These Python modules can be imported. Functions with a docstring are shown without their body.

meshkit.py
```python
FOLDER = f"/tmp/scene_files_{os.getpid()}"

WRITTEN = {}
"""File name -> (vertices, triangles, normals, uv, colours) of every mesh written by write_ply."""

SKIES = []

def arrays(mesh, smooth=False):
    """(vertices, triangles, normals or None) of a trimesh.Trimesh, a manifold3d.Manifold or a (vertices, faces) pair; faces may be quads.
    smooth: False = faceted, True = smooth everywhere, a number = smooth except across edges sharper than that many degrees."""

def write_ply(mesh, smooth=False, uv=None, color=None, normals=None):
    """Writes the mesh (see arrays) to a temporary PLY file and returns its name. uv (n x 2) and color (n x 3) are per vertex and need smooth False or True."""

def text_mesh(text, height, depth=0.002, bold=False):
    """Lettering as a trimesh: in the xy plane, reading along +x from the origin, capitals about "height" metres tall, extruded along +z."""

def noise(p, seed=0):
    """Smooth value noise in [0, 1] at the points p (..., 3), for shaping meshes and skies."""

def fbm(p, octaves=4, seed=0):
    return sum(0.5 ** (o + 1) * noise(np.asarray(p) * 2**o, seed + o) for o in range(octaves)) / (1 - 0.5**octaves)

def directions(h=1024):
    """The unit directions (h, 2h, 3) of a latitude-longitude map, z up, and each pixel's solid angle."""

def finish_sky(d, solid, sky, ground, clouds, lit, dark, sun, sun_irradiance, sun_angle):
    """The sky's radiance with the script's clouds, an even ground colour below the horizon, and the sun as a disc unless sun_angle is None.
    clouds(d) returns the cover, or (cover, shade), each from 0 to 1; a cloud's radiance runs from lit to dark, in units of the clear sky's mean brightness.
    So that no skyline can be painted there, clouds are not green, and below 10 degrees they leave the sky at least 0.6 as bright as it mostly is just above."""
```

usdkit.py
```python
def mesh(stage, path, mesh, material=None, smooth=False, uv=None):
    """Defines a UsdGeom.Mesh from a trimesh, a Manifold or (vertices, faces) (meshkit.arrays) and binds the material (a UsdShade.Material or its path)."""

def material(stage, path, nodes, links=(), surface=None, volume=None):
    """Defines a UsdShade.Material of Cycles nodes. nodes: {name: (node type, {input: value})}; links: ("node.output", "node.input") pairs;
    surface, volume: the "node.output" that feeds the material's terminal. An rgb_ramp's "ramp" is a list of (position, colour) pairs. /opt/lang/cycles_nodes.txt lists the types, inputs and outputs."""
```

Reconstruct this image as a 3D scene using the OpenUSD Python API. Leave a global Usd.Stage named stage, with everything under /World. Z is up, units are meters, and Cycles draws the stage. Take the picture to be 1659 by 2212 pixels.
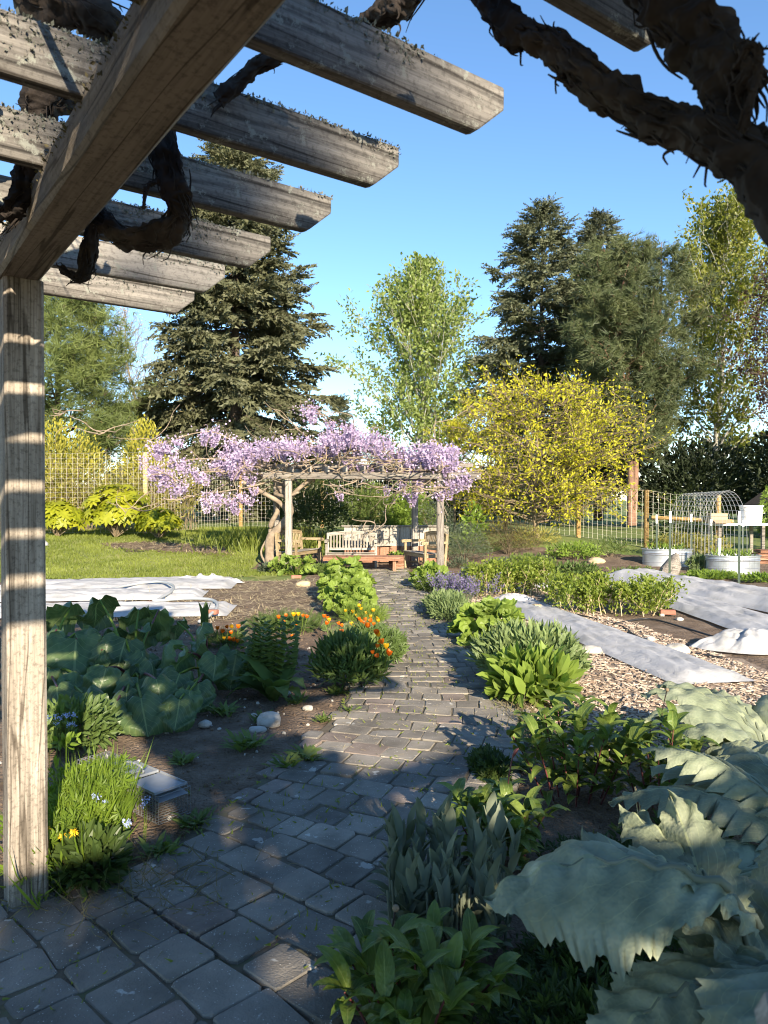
import math, numpy as np, shapely, trimesh, usdkit, meshkit
from shapely.geometry import Polygon
from pxr import Usd, UsdGeom, UsdLux, UsdShade, Gf, Sdf, Vt

stage = Usd.Stage.CreateInMemory()
UsdGeom.SetStageUpAxis(stage, UsdGeom.Tokens.z); UsdGeom.SetStageMetersPerUnit(stage, 1.0)
world = UsdGeom.Xform.Define(stage, '/World'); stage.SetDefaultPrim(world.GetPrim())
UsdGeom.Scope.Define(stage, '/World/Looks')

# ---------------------------------------------------------------- camera, sky, sun, exposure
EYE, PITCH, F = 1.6, math.radians(1.0), 1595.0
cam = UsdGeom.Camera.Define(stage, '/World/camera')
cam.AddTranslateOp().Set((0, 0, EYE)); cam.AddRotateXOp().Set(90 - math.degrees(PITCH))
cam.CreateFocalLengthAttr(26.0); cam.CreateHorizontalApertureAttr(27.04); cam.CreateVerticalApertureAttr(27.04 * 4 / 3)
cam.CreateClippingRangeAttr((0.05, 2000)); cam.CreateFStopAttr(7.5); cam.CreateFocusDistanceAttr(8.0)
cam.CreateExposureAttr(1.55)
EL, AZ = math.radians(21.0), math.radians(18.0)             # the sun: low, behind the camera and a little to the right
SX, SY = math.sin(AZ), -math.cos(AZ)
sun = UsdLux.DistantLight.Define(stage, '/World/sun')
sun.AddRotateXYZOp().Set((90 - math.degrees(EL), 0, math.degrees(AZ)))
sun.CreateNormalizeAttr(True); sun.CreateIntensityAttr(1.22); sun.CreateAngleAttr(0.55); sun.CreateColorAttr((1.0, 0.86, 0.66))
sky = UsdLux.DomeLight.Define(stage, '/World/sky')
skym = usdkit.material(stage, '/World/Looks/sky', {
    's': ('sky_texture', {'sky_type': 'single_scattering', 'sun_disc': False, 'sun_elevation': EL, 'sun_rotation': math.atan2(SX, SY), 'air_density': 1.0, 'aerosol_density': 0.0, 'ozone_density': 3.0, 'altitude': 500.0}),
    'h': ('hsv', {'saturation': 1.08}), 'b': ('background_shader', {'strength': 0.098})}, [('s.color', 'h.color'), ('h.color', 'b.color')], surface='b.background')
UsdShade.MaterialBindingAPI.Apply(sky.GetPrim()).Bind(skym)

# ---------------------------------------------------------------- helpers
def R(seed): return np.random.default_rng(seed)
rng = R(11)
V3 = lambda *a: np.array(a, float)
def unit(a): a = np.asarray(a, float); return a / (np.linalg.norm(a, axis=-1, keepdims=True) + 1e-12)
_f = V3(0, math.cos(PITCH), -math.sin(PITCH)); _u = V3(0, math.sin(PITCH), math.cos(PITCH))
def sm(a, b, x): t = np.clip((np.asarray(x, float) - a) / (b - a), 0, 1); return t * t * (3 - 2 * t)
def hz(x, y):
    """height of the terrain: level garden, rising to the fence line at the back"""
    x, y = np.asarray(x, float), np.asarray(y, float)
    s0 = 15.0 + 2.6 * np.exp(-(x / 3.2) ** 2)
    return .58 * sm(0, 1, (y - s0) / (22.5 - s0)) * (1 - .5 * sm(4, 8, x))
def G(dx, dy, z=0.0):
    """the point of the ground plane at height z on a sight line"""
    r = _f + (dx - 829.5) / F * V3(1, 0, 0) + (1106 - dy) / F * _u
    t = (z - EYE) / r[2]; return V3(r[0] * t, r[1] * t, z)
def P(dx, dy, Y):
    r = _f + (dx - 829.5) / F * V3(1, 0, 0) + (1106 - dy) / F * _u
    t = Y / r[1]; return V3(0, 0, EYE) + r * t
taken = {}
def numbered(parent, name):
    k = (str(parent), name); n = taken.get(k, 0); taken[k] = n + 1
    return name if n == 0 else f'{name}_{n:03d}'
def meta(p, label=None, cat=None, group=None, kind=None):
    for k, v in (('label', label), ('category', cat), ('group', group), ('kind', kind)):
        if v: p.SetCustomDataByKey(k, v)
    return p
def thing(name, label, cat, loc=(0, 0, 0), group=None, rotz=0, kind=None):
    p = '/World/' + numbered('/World', name)
    x = UsdGeom.Xform.Define(stage, p); x.AddTranslateOp().Set(Gf.Vec3d(*map(float, loc)))
    if rotz: x.AddRotateZOp().Set(float(rotz))
    meta(x.GetPrim(), label, cat, group, kind); x.GetPrim().SetMetadata('comment', '')
    return p
def put(parent, name, mesh, mat, smooth=False, M=None, uv=None, label=None, cat=None, group=None, kind=None, loc=None):
    """one Mesh prim. loc: world position of the parent's origin, taken off the vertices"""
    parent = parent or '/World'
    path = parent + '/' + numbered(parent, name)
    if loc is not None:
        v, f, n = meshkit.arrays(mesh); mesh = (v - np.asarray(loc, float), f)
    m = usdkit.mesh(stage, path, mesh, mat, smooth=smooth, uv=uv)
    if M is not None: m.AddTransformOp().Set(Gf.Matrix4d(np.asarray(M, float).T.tolist()))
    meta(m.GetPrim(), label, cat, group, kind)
    return path
def join(parts):
    vs, fs, n = [], [], 0
    for p in parts:
        v, f, _ = meshkit.arrays(p) if not (isinstance(p, tuple) and p[1].shape[1] == 3) else (*p, None)
        vs.append(v); fs.append(f + n); n += len(v)
    return np.vstack(vs), np.vstack(fs)
def frame(o, ax, up=(0, 0, 1)):
    """4x4 whose x axis runs along ax"""
    x = unit(ax); y = unit(np.cross(up, x)) if abs(np.dot(unit(up), x)) < .98 else unit(np.cross((0, 1, 0), x)); z = np.cross(x, y)
    M = np.eye(4); M[:3, 0], M[:3, 1], M[:3, 2], M[:3, 3] = x, y, z, o
    return M
def rot(axis, deg): return trimesh.transformations.rotation_matrix(math.radians(deg), axis)
def tube(pts, r, sides=6, seed=None, rough=0.0, cap=True):
    p = np.asarray(pts, float); n = len(p); t = unit(np.gradient(p, axis=0))
    ref = V3(0, 0, 1) if abs(t[:, 2]).mean() < .8 else V3(1, 0, 0)
    a = unit(np.cross(t, ref)); b = np.cross(t, a)
    ang = np.arange(sides) * 2 * math.pi / sides
    rr = np.broadcast_to(np.asarray(r, float), (n,))[:, None] * np.ones(sides)
    if rough: rr = rr * (1 + rough * (R(seed or 0).random((n, sides)) - .5) * 2)
    v = p[:, None] + rr[..., None] * (np.cos(ang)[None, :, None] * a[:, None] + np.sin(ang)[None, :, None] * b[:, None])
    i, j = np.meshgrid(np.arange(n - 1), np.arange(sides), indexing='ij'); k = (j + 1) % sides
    f = np.concatenate([np.stack([i * sides + j, i * sides + k, (i + 1) * sides + k], -1).reshape(-1, 3), np.stack([i * sides + j, (i + 1) * sides + k, (i + 1) * sides + j], -1).reshape(-1, 3)])
    v = v.reshape(-1, 3)
    if cap and sides > 2:
        e = [[0, s + 1, s] for s in range(1, sides - 1)] + [[(n - 1) * sides, (n - 1) * sides + s, (n - 1) * sides + s + 1] for s in range(1, sides - 1)]
        f = np.vstack([f, e])
    return v, f
def spline(pts, n):
    """Catmull-Rom through pts, n samples"""
    p = np.asarray(pts, float); p = np.vstack([2 * p[0] - p[1], p, 2 * p[-1] - p[-2]])
    u = np.linspace(0, len(p) - 3 - 1e-6, n); i = u.astype(int); t = (u - i)[:, None]
    a, b, c, d = p[i], p[i + 1], p[i + 2], p[i + 3]
    return .5 * (2 * b + (c - a) * t + (2 * a - 5 * b + 4 * c - d) * t ** 2 + (3 * b - a - 3 * c + d) * t ** 3)
def box(sx, sy, sz, c=(0, 0, 0), bev=0.0):
    """box with chamfered edges"""
    if bev <= 0:
        m = trimesh.creation.box((sx, sy, sz)); return np.array(m.vertices) + c, np.array(m.faces)
    b = min(bev, sx * .45, sy * .45, sz * .45); pts = []
    for X in (-1, 1):
        for Y in (-1, 1):
            for Z in (-1, 1):
                h = V3(X * sx / 2, Y * sy / 2, Z * sz / 2); s = V3(X, Y, Z)
                for k in range(3):
                    q = h - s * b; q[k] = h[k]; pts.append(q)
    m = trimesh.convex.convex_hull(np.array(pts)); return np.array(m.vertices) + c, np.array(m.faces)
def board(p0, p1, w, h, bev=.004, up=(0, 0, 1)):
    """a board in its own frame (length along x), and the matrix that sets it from p0 to p1"""
    p0, p1 = np.asarray(p0, float), np.asarray(p1, float); L = np.linalg.norm(p1 - p0)
    return box(L, w, h, bev=bev), frame((p0 + p1) / 2, p1 - p0, up)
def xform(mesh, M): v, f = mesh; return v @ M[:3, :3].T + M[:3, 3], f
def revolve(prof, n=24):
    """prof: (radius, z) pairs"""
    a = np.arange(n) * 2 * math.pi / n; p = np.asarray(prof, float); m = len(p)
    v = np.stack([p[:, None, 0] * np.cos(a), p[:, None, 0] * np.sin(a), np.broadcast_to(p[:, None, 1], (m, n))], -1).reshape(-1, 3)
    i, j = np.meshgrid(np.arange(m - 1), np.arange(n), indexing='ij'); k = (j + 1) % n
    f = np.concatenate([np.stack([i * n + j, i * n + k, (i + 1) * n + k], -1).reshape(-1, 3), np.stack([i * n + j, (i + 1) * n + k, (i + 1) * n + j], -1).reshape(-1, 3)])
    return v, f
def grid(nu, nv, fn):
    u, v = np.meshgrid(np.linspace(0, 1, nu), np.linspace(0, 1, nv), indexing='ij')
    p = fn(u, v).reshape(-1, 3); i, j = np.meshgrid(np.arange(nu - 1), np.arange(nv - 1), indexing='ij')
    a = i * nv + j; f = np.concatenate([np.stack([a, a + nv, a + nv + 1], -1).reshape(-1, 3), np.stack([a, a + nv + 1, a + 1], -1).reshape(-1, 3)])
    return p, f
def scat(tm, pos, D, N, S):
    """copies of the template tm = (verts, faces): y axis along D, z axis towards N, scaled by S (n) or (n,3)"""
    tv, tf = tm; pos = np.asarray(pos, float); n = len(pos)
    D = unit(np.broadcast_to(D, (n, 3))); N = np.broadcast_to(N, (n, 3)) + 1e-6
    X = unit(np.cross(D, N)); Z = np.cross(X, D); S = np.asarray(S, float)
    S = np.broadcast_to(S[:, None] if S.ndim == 1 else S, (n, 3)); t = tv[None] * S[:, None, :]
    v = pos[:, None] + t[..., 0:1] * X[:, None] + t[..., 1:2] * D[:, None] + t[..., 2:3] * Z[:, None]
    f = tf[None] + (np.arange(n) * len(tv))[:, None, None]
    return v.reshape(-1, 3), f.reshape(-1, 3)
A = np.array
FOLD = A([[0, 0, 0], [.28, .5, .07], [0, 1, 0], [-.28, .5, .07]], float), A([[0, 1, 2], [0, 2, 3]])
OVAL = A([[0, 0, 0], [.2, .32, .06], [.17, .72, .04], [0, 1, -.06], [-.17, .72, .04], [-.2, .32, .06], [0, .5, 0]], float), A([[0, 1, 6], [1, 2, 6], [2, 3, 6], [3, 4, 6], [4, 5, 6], [5, 0, 6]])
LANCE = A([[0, 0, 0], [.09, .3, .03], [.08, .7, .0], [0, 1, -.12], [-.08, .7, .0], [-.09, .3, .03]], float), A([[0, 1, 5], [1, 2, 4], [1, 4, 5], [2, 3, 4]])
NEEDLE = A([[-.07, 0, 0], [.07, 0, 0], [0, 1, 0]], float), A([[0, 1, 2]])
GRASS = A([[-.05, 0, 0], [.05, 0, 0], [.035, .55, .03], [-.035, .55, .03], [0, 1, .16]], float), A([[0, 1, 2], [0, 2, 3], [3, 2, 4]])
def round_leaf(nl=7, depth=.12, cup=.18, seed=1):
    r = R(seed); n = nl * 2; a = (np.arange(n) + .5) / n * (2 * math.pi - .5) + .25 - math.pi / 2
    rad = np.where(np.arange(n) % 2 == 0, 1, 1 - depth) * .5 * (1 + .08 * r.random(n))
    rim = np.stack([rad * np.cos(a), rad * np.sin(a) + .42, cup * (.5 + .5 * np.where(np.arange(n) % 2 == 0, 1, .3))], -1)
    mid = np.stack([.5 * rad * np.cos(a), .5 * rad * np.sin(a) + .42, np.where(np.arange(n) % 2 == 0, .01, .05) + 0 * a], -1)
    v = np.vstack([[0, .42, 0], mid, rim]); f = []
    for i in range(n - 1):
        f += [[0, 1 + i, 2 + i], [1 + i, 1 + n + i, 2 + n + i], [1 + i, 2 + n + i, 2 + i]]
    return v, A(f)
ROUND = round_leaf()
def lobed5():
    """a small leaf of five pointed lobes"""
    vs, fs = [], []
    for k, a in enumerate((-75, -38, 0, 38, 75)):
        l = (.55, .8, 1, .8, .55)[k]; c, s = math.cos(math.radians(a)), math.sin(math.radians(a))
        q = A([[0, .0, 0], [.13, .55, .03], [0, 1, -.06], [-.13, .55, .03]]) * l
        q = np.stack([q[:, 0] * c + q[:, 1] * s, -q[:, 0] * s + q[:, 1] * c, q[:, 2]], -1)
        fs += [[4 * k, 4 * k + 1, 4 * k + 2], [4 * k, 4 * k + 2, 4 * k + 3]]; vs.append(q)
    return np.vstack(vs), A(fs)
LOBED = lobed5()
def frond(n=12, w=.2):
    vs, fs = [A([[-.008, 0, 0], [.008, 0, 0], [0, 1, -.1]])], [A([[0, 1, 2]])]; b = 3
    for i in range(n):
        t = .08 + .9 * i / n; l = w * (math.sin(math.pi * (t * .85 + .12)) ** .8); z = -.1 * t * t
        for s in (-1, 1):
            vs.append(A([[0, t, z], [s * l * .5, t + .045 + .1 * l, z + .02], [s * l, t + .22 * l + .01, z - .02], [s * l * .5, t - .005 + .1 * l, z + .02]])); fs.append(A([[b, b + 1, b + 2], [b, b + 2, b + 3]])); b += 4
    return np.vstack(vs), np.vstack(fs)
FROND = frond()
def tuft(n=10, seed=3, w=.07, spread=.9):
    r = R(seed); d = unit(np.stack([r.normal(0, spread, n), np.ones(n), r.normal(0, spread, n)], -1))
    return scat((NEEDLE[0] * A([w / .07, 1, 1]), NEEDLE[1]), np.zeros((n, 3)), d, r.normal(0, 1, (n, 3)), .7 + .5 * r.random(n))
def sphere_dirs(n, r, zmin=-1): z = zmin + (1 - zmin) * r.random(n); a = 2 * math.pi * r.random(n); s = np.sqrt(1 - z * z); return np.stack([s * np.cos(a), s * np.sin(a), z], -1)

# ---------------------------------------------------------------- materials
def MAT(name, nodes, links, surface='p.BSDF'): return usdkit.material(stage, '/World/Looks/' + name, nodes, links, surface=surface)
def leafmat(name, cols, trans=.35, rough=.5, ns=1.5, tint=(1.25, 1.3, .6), spec=.35, bump=0, vein=None):
    """cols: colours from dark to light; random per leaf and in clumps"""
    c = np.clip(np.mean(cols, 0) * A(tint), 0, 1)
    n = {'g': ('geometry', {}), 'n': ('noise_texture', {'scale': ns, 'detail': 2.0}), 'a': ('math', {'math_type': 'multiply_add', 'value2': .55, 'value3': 0}),
         'b': ('math', {'math_type': 'multiply_add', 'value2': 1.3, 'value3': -.42}), 'r': ('rgb_ramp', {'ramp': [(i / (len(cols) - 1), x) for i, x in enumerate(cols)]}),
         's': ('math', {'math_type': 'add'}), 'p': ('principled_bsdf', {'roughness': rough, 'specular_ior_level': spec}), 't': ('translucent_bsdf', {}), 'm': ('mix_closure', {'fac': trans}),
         'tm': ('mix', {'mix_type': 'multiply', 'fac': 1.0, 'color2': tint})}
    l = [('g.position', 'n.vector'), ('g.random_per_island', 'a.value1'), ('n.fac', 'b.value1'), ('a.value', 's.value1'), ('b.value', 's.value2'), ('s.value', 'r.fac'), ('r.color', 'p.base_color'),
         ('r.color', 'tm.color1'), ('tm.color', 't.color'), ('p.BSDF', 'm.closure1'), ('t.BSDF', 'm.closure2')]
    if bump:
        n['bn'] = ('noise_texture', {'scale': bump, 'detail': 3.0}); n['bp'] = ('bump', {'strength': .5, 'distance': .01})
        l += [('g.position', 'bn.vector'), ('bn.fac', 'bp.height'), ('bp.normal', 'p.normal')]
    return MAT(name, n, l, 'm.closure')
def noisemat(name, cols, scale=5, rough=.8, bump=.3, bscale=None, bdist=.01, detail=5.0, metallic=0, spec=.4, coord='pos', stretch=(1, 1, 1), dist=0.0, extra=None):
    n = {'g': ('geometry', {}) if coord == 'pos' else ('texture_coordinate', {}), 'mp': ('mapping', {'scale': stretch}), 'n': ('noise_texture', {'scale': scale, 'detail': detail, 'roughness': .6, 'distortion': dist}),
         'r': ('rgb_ramp', {'ramp': [(.28 + .44 * i / max(1, len(cols) - 1), c) for i, c in enumerate(cols)]}), 'p': ('principled_bsdf', {'roughness': rough, 'metallic': metallic, 'specular_ior_level': spec}),
         'bn': ('noise_texture', {'scale': bscale or scale * 4, 'detail': 4.0}), 'bp': ('bump', {'strength': bump, 'distance': bdist})}
    l = [('g.position' if coord == 'pos' else 'g.object', 'mp.vector'), ('mp.vector', 'n.vector'), ('mp.vector', 'bn.vector'), ('n.fac', 'r.fac'), ('r.color', 'p.base_color'), ('bn.fac', 'bp.height'), ('bp.normal', 'p.normal')]
    return MAT(name, n, l)
def woodmat(name, dark, mid, light, lichen=0.0, fine=1.0, rough=.85):
    """grain along the board's own x axis; lichen: share of the surface under pale grey-green crust"""
    n = {'t': ('texture_coordinate', {}), 'mp': ('mapping', {'scale': (1.6, 40 * fine, 40 * fine)}), 'n': ('noise_texture', {'scale': 1.6, 'detail': 6.0, 'roughness': .65, 'distortion': .6}),
         'mq': ('mapping', {'scale': (2.2, 9, 9)}), 'n2': ('noise_texture', {'scale': .9, 'detail': 3.0}),
         'wv': ('wave_texture', {'wave_type': 'bands', 'bands_direction': 'z', 'scale': 7.0 * fine, 'distortion': 9.0, 'detail': 3.0, 'detail_scale': .8}), 'mw': ('mapping', {'scale': (.25, 1.2, 1.2)}),
         'r': ('rgb_ramp', {'ramp': [(.25, dark), (.48, mid), (.75, light)]}), 'o': ('object_info', {}), 'k': ('math', {'math_type': 'multiply_add', 'value2': .35, 'value3': -.17}),
         'ad': ('math', {'math_type': 'add'}), 'ae': ('math', {'math_type': 'multiply_add', 'value2': .35, 'value3': 0}), 'af': ('math', {'math_type': 'multiply_add', 'value2': .08}),
         'p': ('principled_bsdf', {'roughness': rough, 'specular_ior_level': .25}), 'bp': ('bump', {'strength': .55, 'distance': .006})}
    l = [('t.object', 'mp.vector'), ('mp.vector', 'n.vector'), ('t.object', 'mq.vector'), ('mq.vector', 'n2.vector'), ('t.object', 'mw.vector'), ('mw.vector', 'wv.vector'), ('o.random', 'k.value1'),
         ('n2.fac', 'ae.value1'), ('n.fac', 'ad.value1'), ('k.value', 'ad.value2'), ('ad.value', 'ae.value3'), ('wv.fac', 'af.value1'), ('ae.value', 'af.value3'), ('af.value', 'r.fac'), ('n.fac', 'bp.height'), ('bp.normal', 'p.normal')]
    n['ae'] = ('math', {'math_type': 'multiply_add', 'value2': .4}); n['sh'] = ('math', {'math_type': 'subtract', 'value2': .23})
    l[-3] = ('af.value', 'sh.value1'); l.append(('sh.value', 'r.fac'))
    n.update({'ck': ('noise_texture', {'scale': 1.0, 'detail': 2.0}), 'mc': ('mapping', {'scale': (.7, 17 * fine, 17 * fine)}), 'cr': ('rgb_ramp', {'ramp': [(.478, (1, 1, 1)), (.492, (.28, .26, .24)), (.508, (.28, .26, .24)), (.522, (1, 1, 1))]}),
        'sp': ('noise_texture', {'scale': 55.0, 'detail': 5.0, 'roughness': .7}), 'sr': ('rgb_ramp', {'ramp': [(.36, (.5, .49, .48)), (.5, (1, 1, 1))]}), 'm3': ('mix', {'mix_type': 'multiply', 'fac': .8}), 'm4': ('mix', {'mix_type': 'multiply', 'fac': .75})})
    l += [('t.object', 'mc.vector'), ('mc.vector', 'ck.vector'), ('ck.fac', 'cr.fac'), ('t.object', 'sp.vector'), ('sp.fac', 'sr.fac'), ('r.color', 'm3.color1'), ('cr.color', 'm3.color2'), ('m3.color', 'm4.color1'), ('sr.color', 'm4.color2')]
    if lichen:
        n['ln'] = ('noise_texture', {'scale': 16.0, 'detail': 8.0, 'roughness': .8}); n['lr'] = ('rgb_ramp', {'ramp': [(.60 - .2 * lichen, (0, 0, 0)), (.66 - .2 * lichen, (1, 1, 1))]})
        n['lm'] = ('mix', {'mix_type': 'mix', 'color2': (.21, .215, .185)}); l += [('t.object', 'ln.vector'), ('ln.fac', 'lr.fac'), ('lr.color', 'lm.fac'), ('m4.color', 'lm.color1'), ('lm.color', 'p.base_color')]
        n['lv'] = ('rgb_to_bw', {}); l[l.index(('lr.color', 'lm.fac'))] = ('lr.color', 'lv.color'); l.append(('lv.val', 'lm.fac'))
    else: l.append(('m4.color', 'p.base_color'))
    return MAT(name, n, l)
def plain(name, c, rough=.6, metallic=0, spec=.4): return MAT(name, {'p': ('principled_bsdf', {'base_color': c, 'roughness': rough, 'metallic': metallic, 'specular_ior_level': spec})}, [])

M_rafter = woodmat('weathered_rafter_wood', (.05, .046, .041), (.145, .134, .12), (.27, .25, .222), lichen=.22)
M_beam = woodmat('brown_beam_wood', (.045, .037, .029), (.115, .096, .075), (.20, .17, .135), lichen=.0)
M_post = woodmat('weathered_post_wood', (.085, .07, .055), (.25, .215, .175), (.43, .385, .325))
M_greypost = woodmat('grey_post_wood', (.12, .105, .09), (.24, .215, .185), (.36, .325, .28))
M_teak = woodmat('honey_teak', (.16, .115, .06), (.27, .205, .115), (.37, .295, .185))
M_silver = woodmat('silvered_teak', (.17, .152, .128), (.29, .265, .225), (.39, .36, .31))
M_red = woodmat('red_brown_wood', (.16, .075, .045), (.26, .13, .08), (.36, .20, .13))
M_fencepost = woodmat('yellow_fence_wood', (.30, .19, .07), (.45, .31, .13), (.56, .42, .22))
M_planks = woodmat('pale_planks', (.20, .18, .145), (.33, .30, .25), (.44, .41, .36))
M_bark = noisemat('vine_bark', [(.008, .006, .005), (.022, .016, .013), (.055, .042, .033)], 6, .95, .9, 14, .02, stretch=(1, 1, 1))
M_wisbark = noisemat('wisteria_bark', [(.13, .10, .07), (.23, .18, .13), (.32, .26, .19)], 7, .9, .6, 22, .01)
M_conbark = noisemat('conifer_bark', [(.06, .045, .035), (.12, .09, .07)], 4, .95, .7, 14, .02)
M_pinebark = noisemat('red_pine_bark', [(.14, .08, .055), (.27, .16, .11)], 4, .95, .7, 14, .02)
M_palebark = noisemat('pale_bark', [(.26, .25, .21), (.46, .44, .38)], 4, .9, .4, 14, .01)
M_twig = noisemat('twig_bark', [(.12, .09, .055), (.23, .18, .115)], 6, .9, .3)
M_straw = noisemat('dry_straw', [(.34, .27, .15), (.52, .43, .26)], 9, .9, .2)
M_metal = noisemat('galvanised_steel', [(.28, .30, .32), (.40, .42, .44), (.50, .52, .54)], 3, .42, .05, 20, .002, metallic=.75)
M_wire = plain('galvanised_wire', (.42, .42, .41), .45, .35)
M_darkmetal = plain('green_painted_steel', (.015, .035, .022), .5)
M_white = plain('white_paint', (.78, .78, .76), .5)
M_stone = noisemat('field_stone', [(.20, .18, .15), (.36, .34, .30), (.47, .45, .41)], 12, .85, .4, 30, .006)
M_brick = noisemat('red_brick', [(.26, .10, .065), (.36, .16, .11)], 16, .9, .4, 60, .003)
M_hose = plain('grey_hose', (.33, .35, .36), .4)
M_blackhose = plain('black_drip_hose', (.025, .025, .026), .5)
M_redstem = plain('red_stem', (.11, .032, .03), .5)
def clothmat():
    return MAT('white_fleece', {'g': ('geometry', {}), 'n': ('noise_texture', {'scale': 3.0, 'detail': 6.0, 'roughness': .7}), 'r': ('rgb_ramp', {'ramp': [(.3, (.33, .33, .32)), (.5, (.47, .47, .475)), (.8, (.54, .545, .555))]}),
        'p': ('principled_bsdf', {'roughness': .9, 'specular_ior_level': .1}), 't': ('translucent_bsdf', {'color': (.6, .61, .62)}), 'm': ('mix_closure', {'fac': .22}), 'b': ('noise_texture', {'scale': 15.0, 'detail': 5.0, 'roughness': .65, 'distortion': .8}), 'bp': ('bump', {'strength': .6, 'distance': .02})},
        [('g.position', 'n.vector'), ('n.fac', 'r.fac'), ('r.color', 'p.base_color'), ('g.position', 'b.vector'), ('b.fac', 'bp.height'), ('bp.normal', 'p.normal'), ('p.BSDF', 'm.closure1'), ('t.BSDF', 'm.closure2')], 'm.closure')
M_cloth = clothmat()
def pavermat(name, base):
    """grey concrete with pale and dark aggregate specks and lichen spots"""
    b = A(base)
    return MAT(name, {'g': ('geometry', {}), 'n': ('noise_texture', {'scale': 3.5, 'detail': 5.0, 'roughness': .6}), 'r': ('rgb_ramp', {'ramp': [(.3, b * .6), (.5, b), (.72, b * 1.4)]}),
        'v': ('voronoi_texture', {'scale': 95.0}), 'vr': ('rgb_ramp', {'ramp': [(.14, (1, 1, 1)), (.26, (0, 0, 0))]}), 'vb': ('rgb_to_bw', {}), 'wn': ('noise_texture', {'scale': 40.0, 'detail': 1.0}), 'wr': ('math', {'math_type': 'greater_than', 'value2': .55}), 'wm': ('math', {'math_type': 'multiply'}),
        'm1': ('mix', {'mix_type': 'mix', 'color2': (.42, .40, .36)}), 'l': ('noise_texture', {'scale': 10.0, 'detail': 3.0, 'roughness': .55, 'distortion': .4}), 'lr': ('rgb_ramp', {'ramp': [(.67, (0, 0, 0)), (.70, (.6, .6, .6))]}), 'lb': ('rgb_to_bw', {}), 'm2': ('mix', {'mix_type': 'mix', 'color2': (.50, .49, .44)}),
        'oi': ('object_info', {}), 'ov': ('math', {'math_type': 'multiply_add', 'value2': .5, 'value3': .78}), 'hs': ('hsv', {}), 'bn': ('noise_texture', {'scale': 110.0, 'detail': 5.0}), 'bp': ('bump', {'strength': .8, 'distance': .006}), 'p': ('principled_bsdf', {'roughness': .85, 'specular_ior_level': .25})},
        [('g.position', x + '.vector') for x in ('n', 'v', 'wn', 'l', 'bn')] + [('n.fac', 'r.fac'), ('v.distance', 'vr.fac'), ('vr.color', 'vb.color'), ('wn.fac', 'wr.value1'), ('vb.val', 'wm.value1'), ('wr.value', 'wm.value2'), ('wm.value', 'm1.fac'), ('r.color', 'm1.color1'),
         ('l.fac', 'lr.fac'), ('lr.color', 'lb.color'), ('lb.val', 'm2.fac'), ('m1.color', 'm2.color1'), ('m2.color', 'hs.color'), ('oi.random', 'ov.value1'), ('ov.value', 'hs.value'), ('hs.color', 'p.base_color'), ('bn.fac', 'bp.height'), ('bp.normal', 'p.normal')])
M_pavers = [pavermat(f'concrete_paver_tone{i}', c) for i, c in enumerate([(.185, .165, .136), (.160, .145, .123), (.215, .192, .157), (.20, .162, .135)])]
M_joint = noisemat('sandy_mossy_joint', [(.06, .047, .033), (.115, .095, .065), (.10, .105, .05)], 9, .95, .6, 60, .01)
M_soil = noisemat('garden_soil', [(.085, .055, .035), (.15, .105, .070), (.24, .18, .13)], 4.5, .95, 1.0, 38, .05, detail=9.0)
M_ground = noisemat('far_grass', [(.07, .10, .025), (.12, .16, .035), (.17, .19, .05)], 1.2, .95, .5, 30, .03)
M_lawn = noisemat('lawn_ground', [(.12, .14, .035), (.19, .215, .05), (.27, .26, .09)], 1.6, .95, .5, 50, .02)
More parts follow.
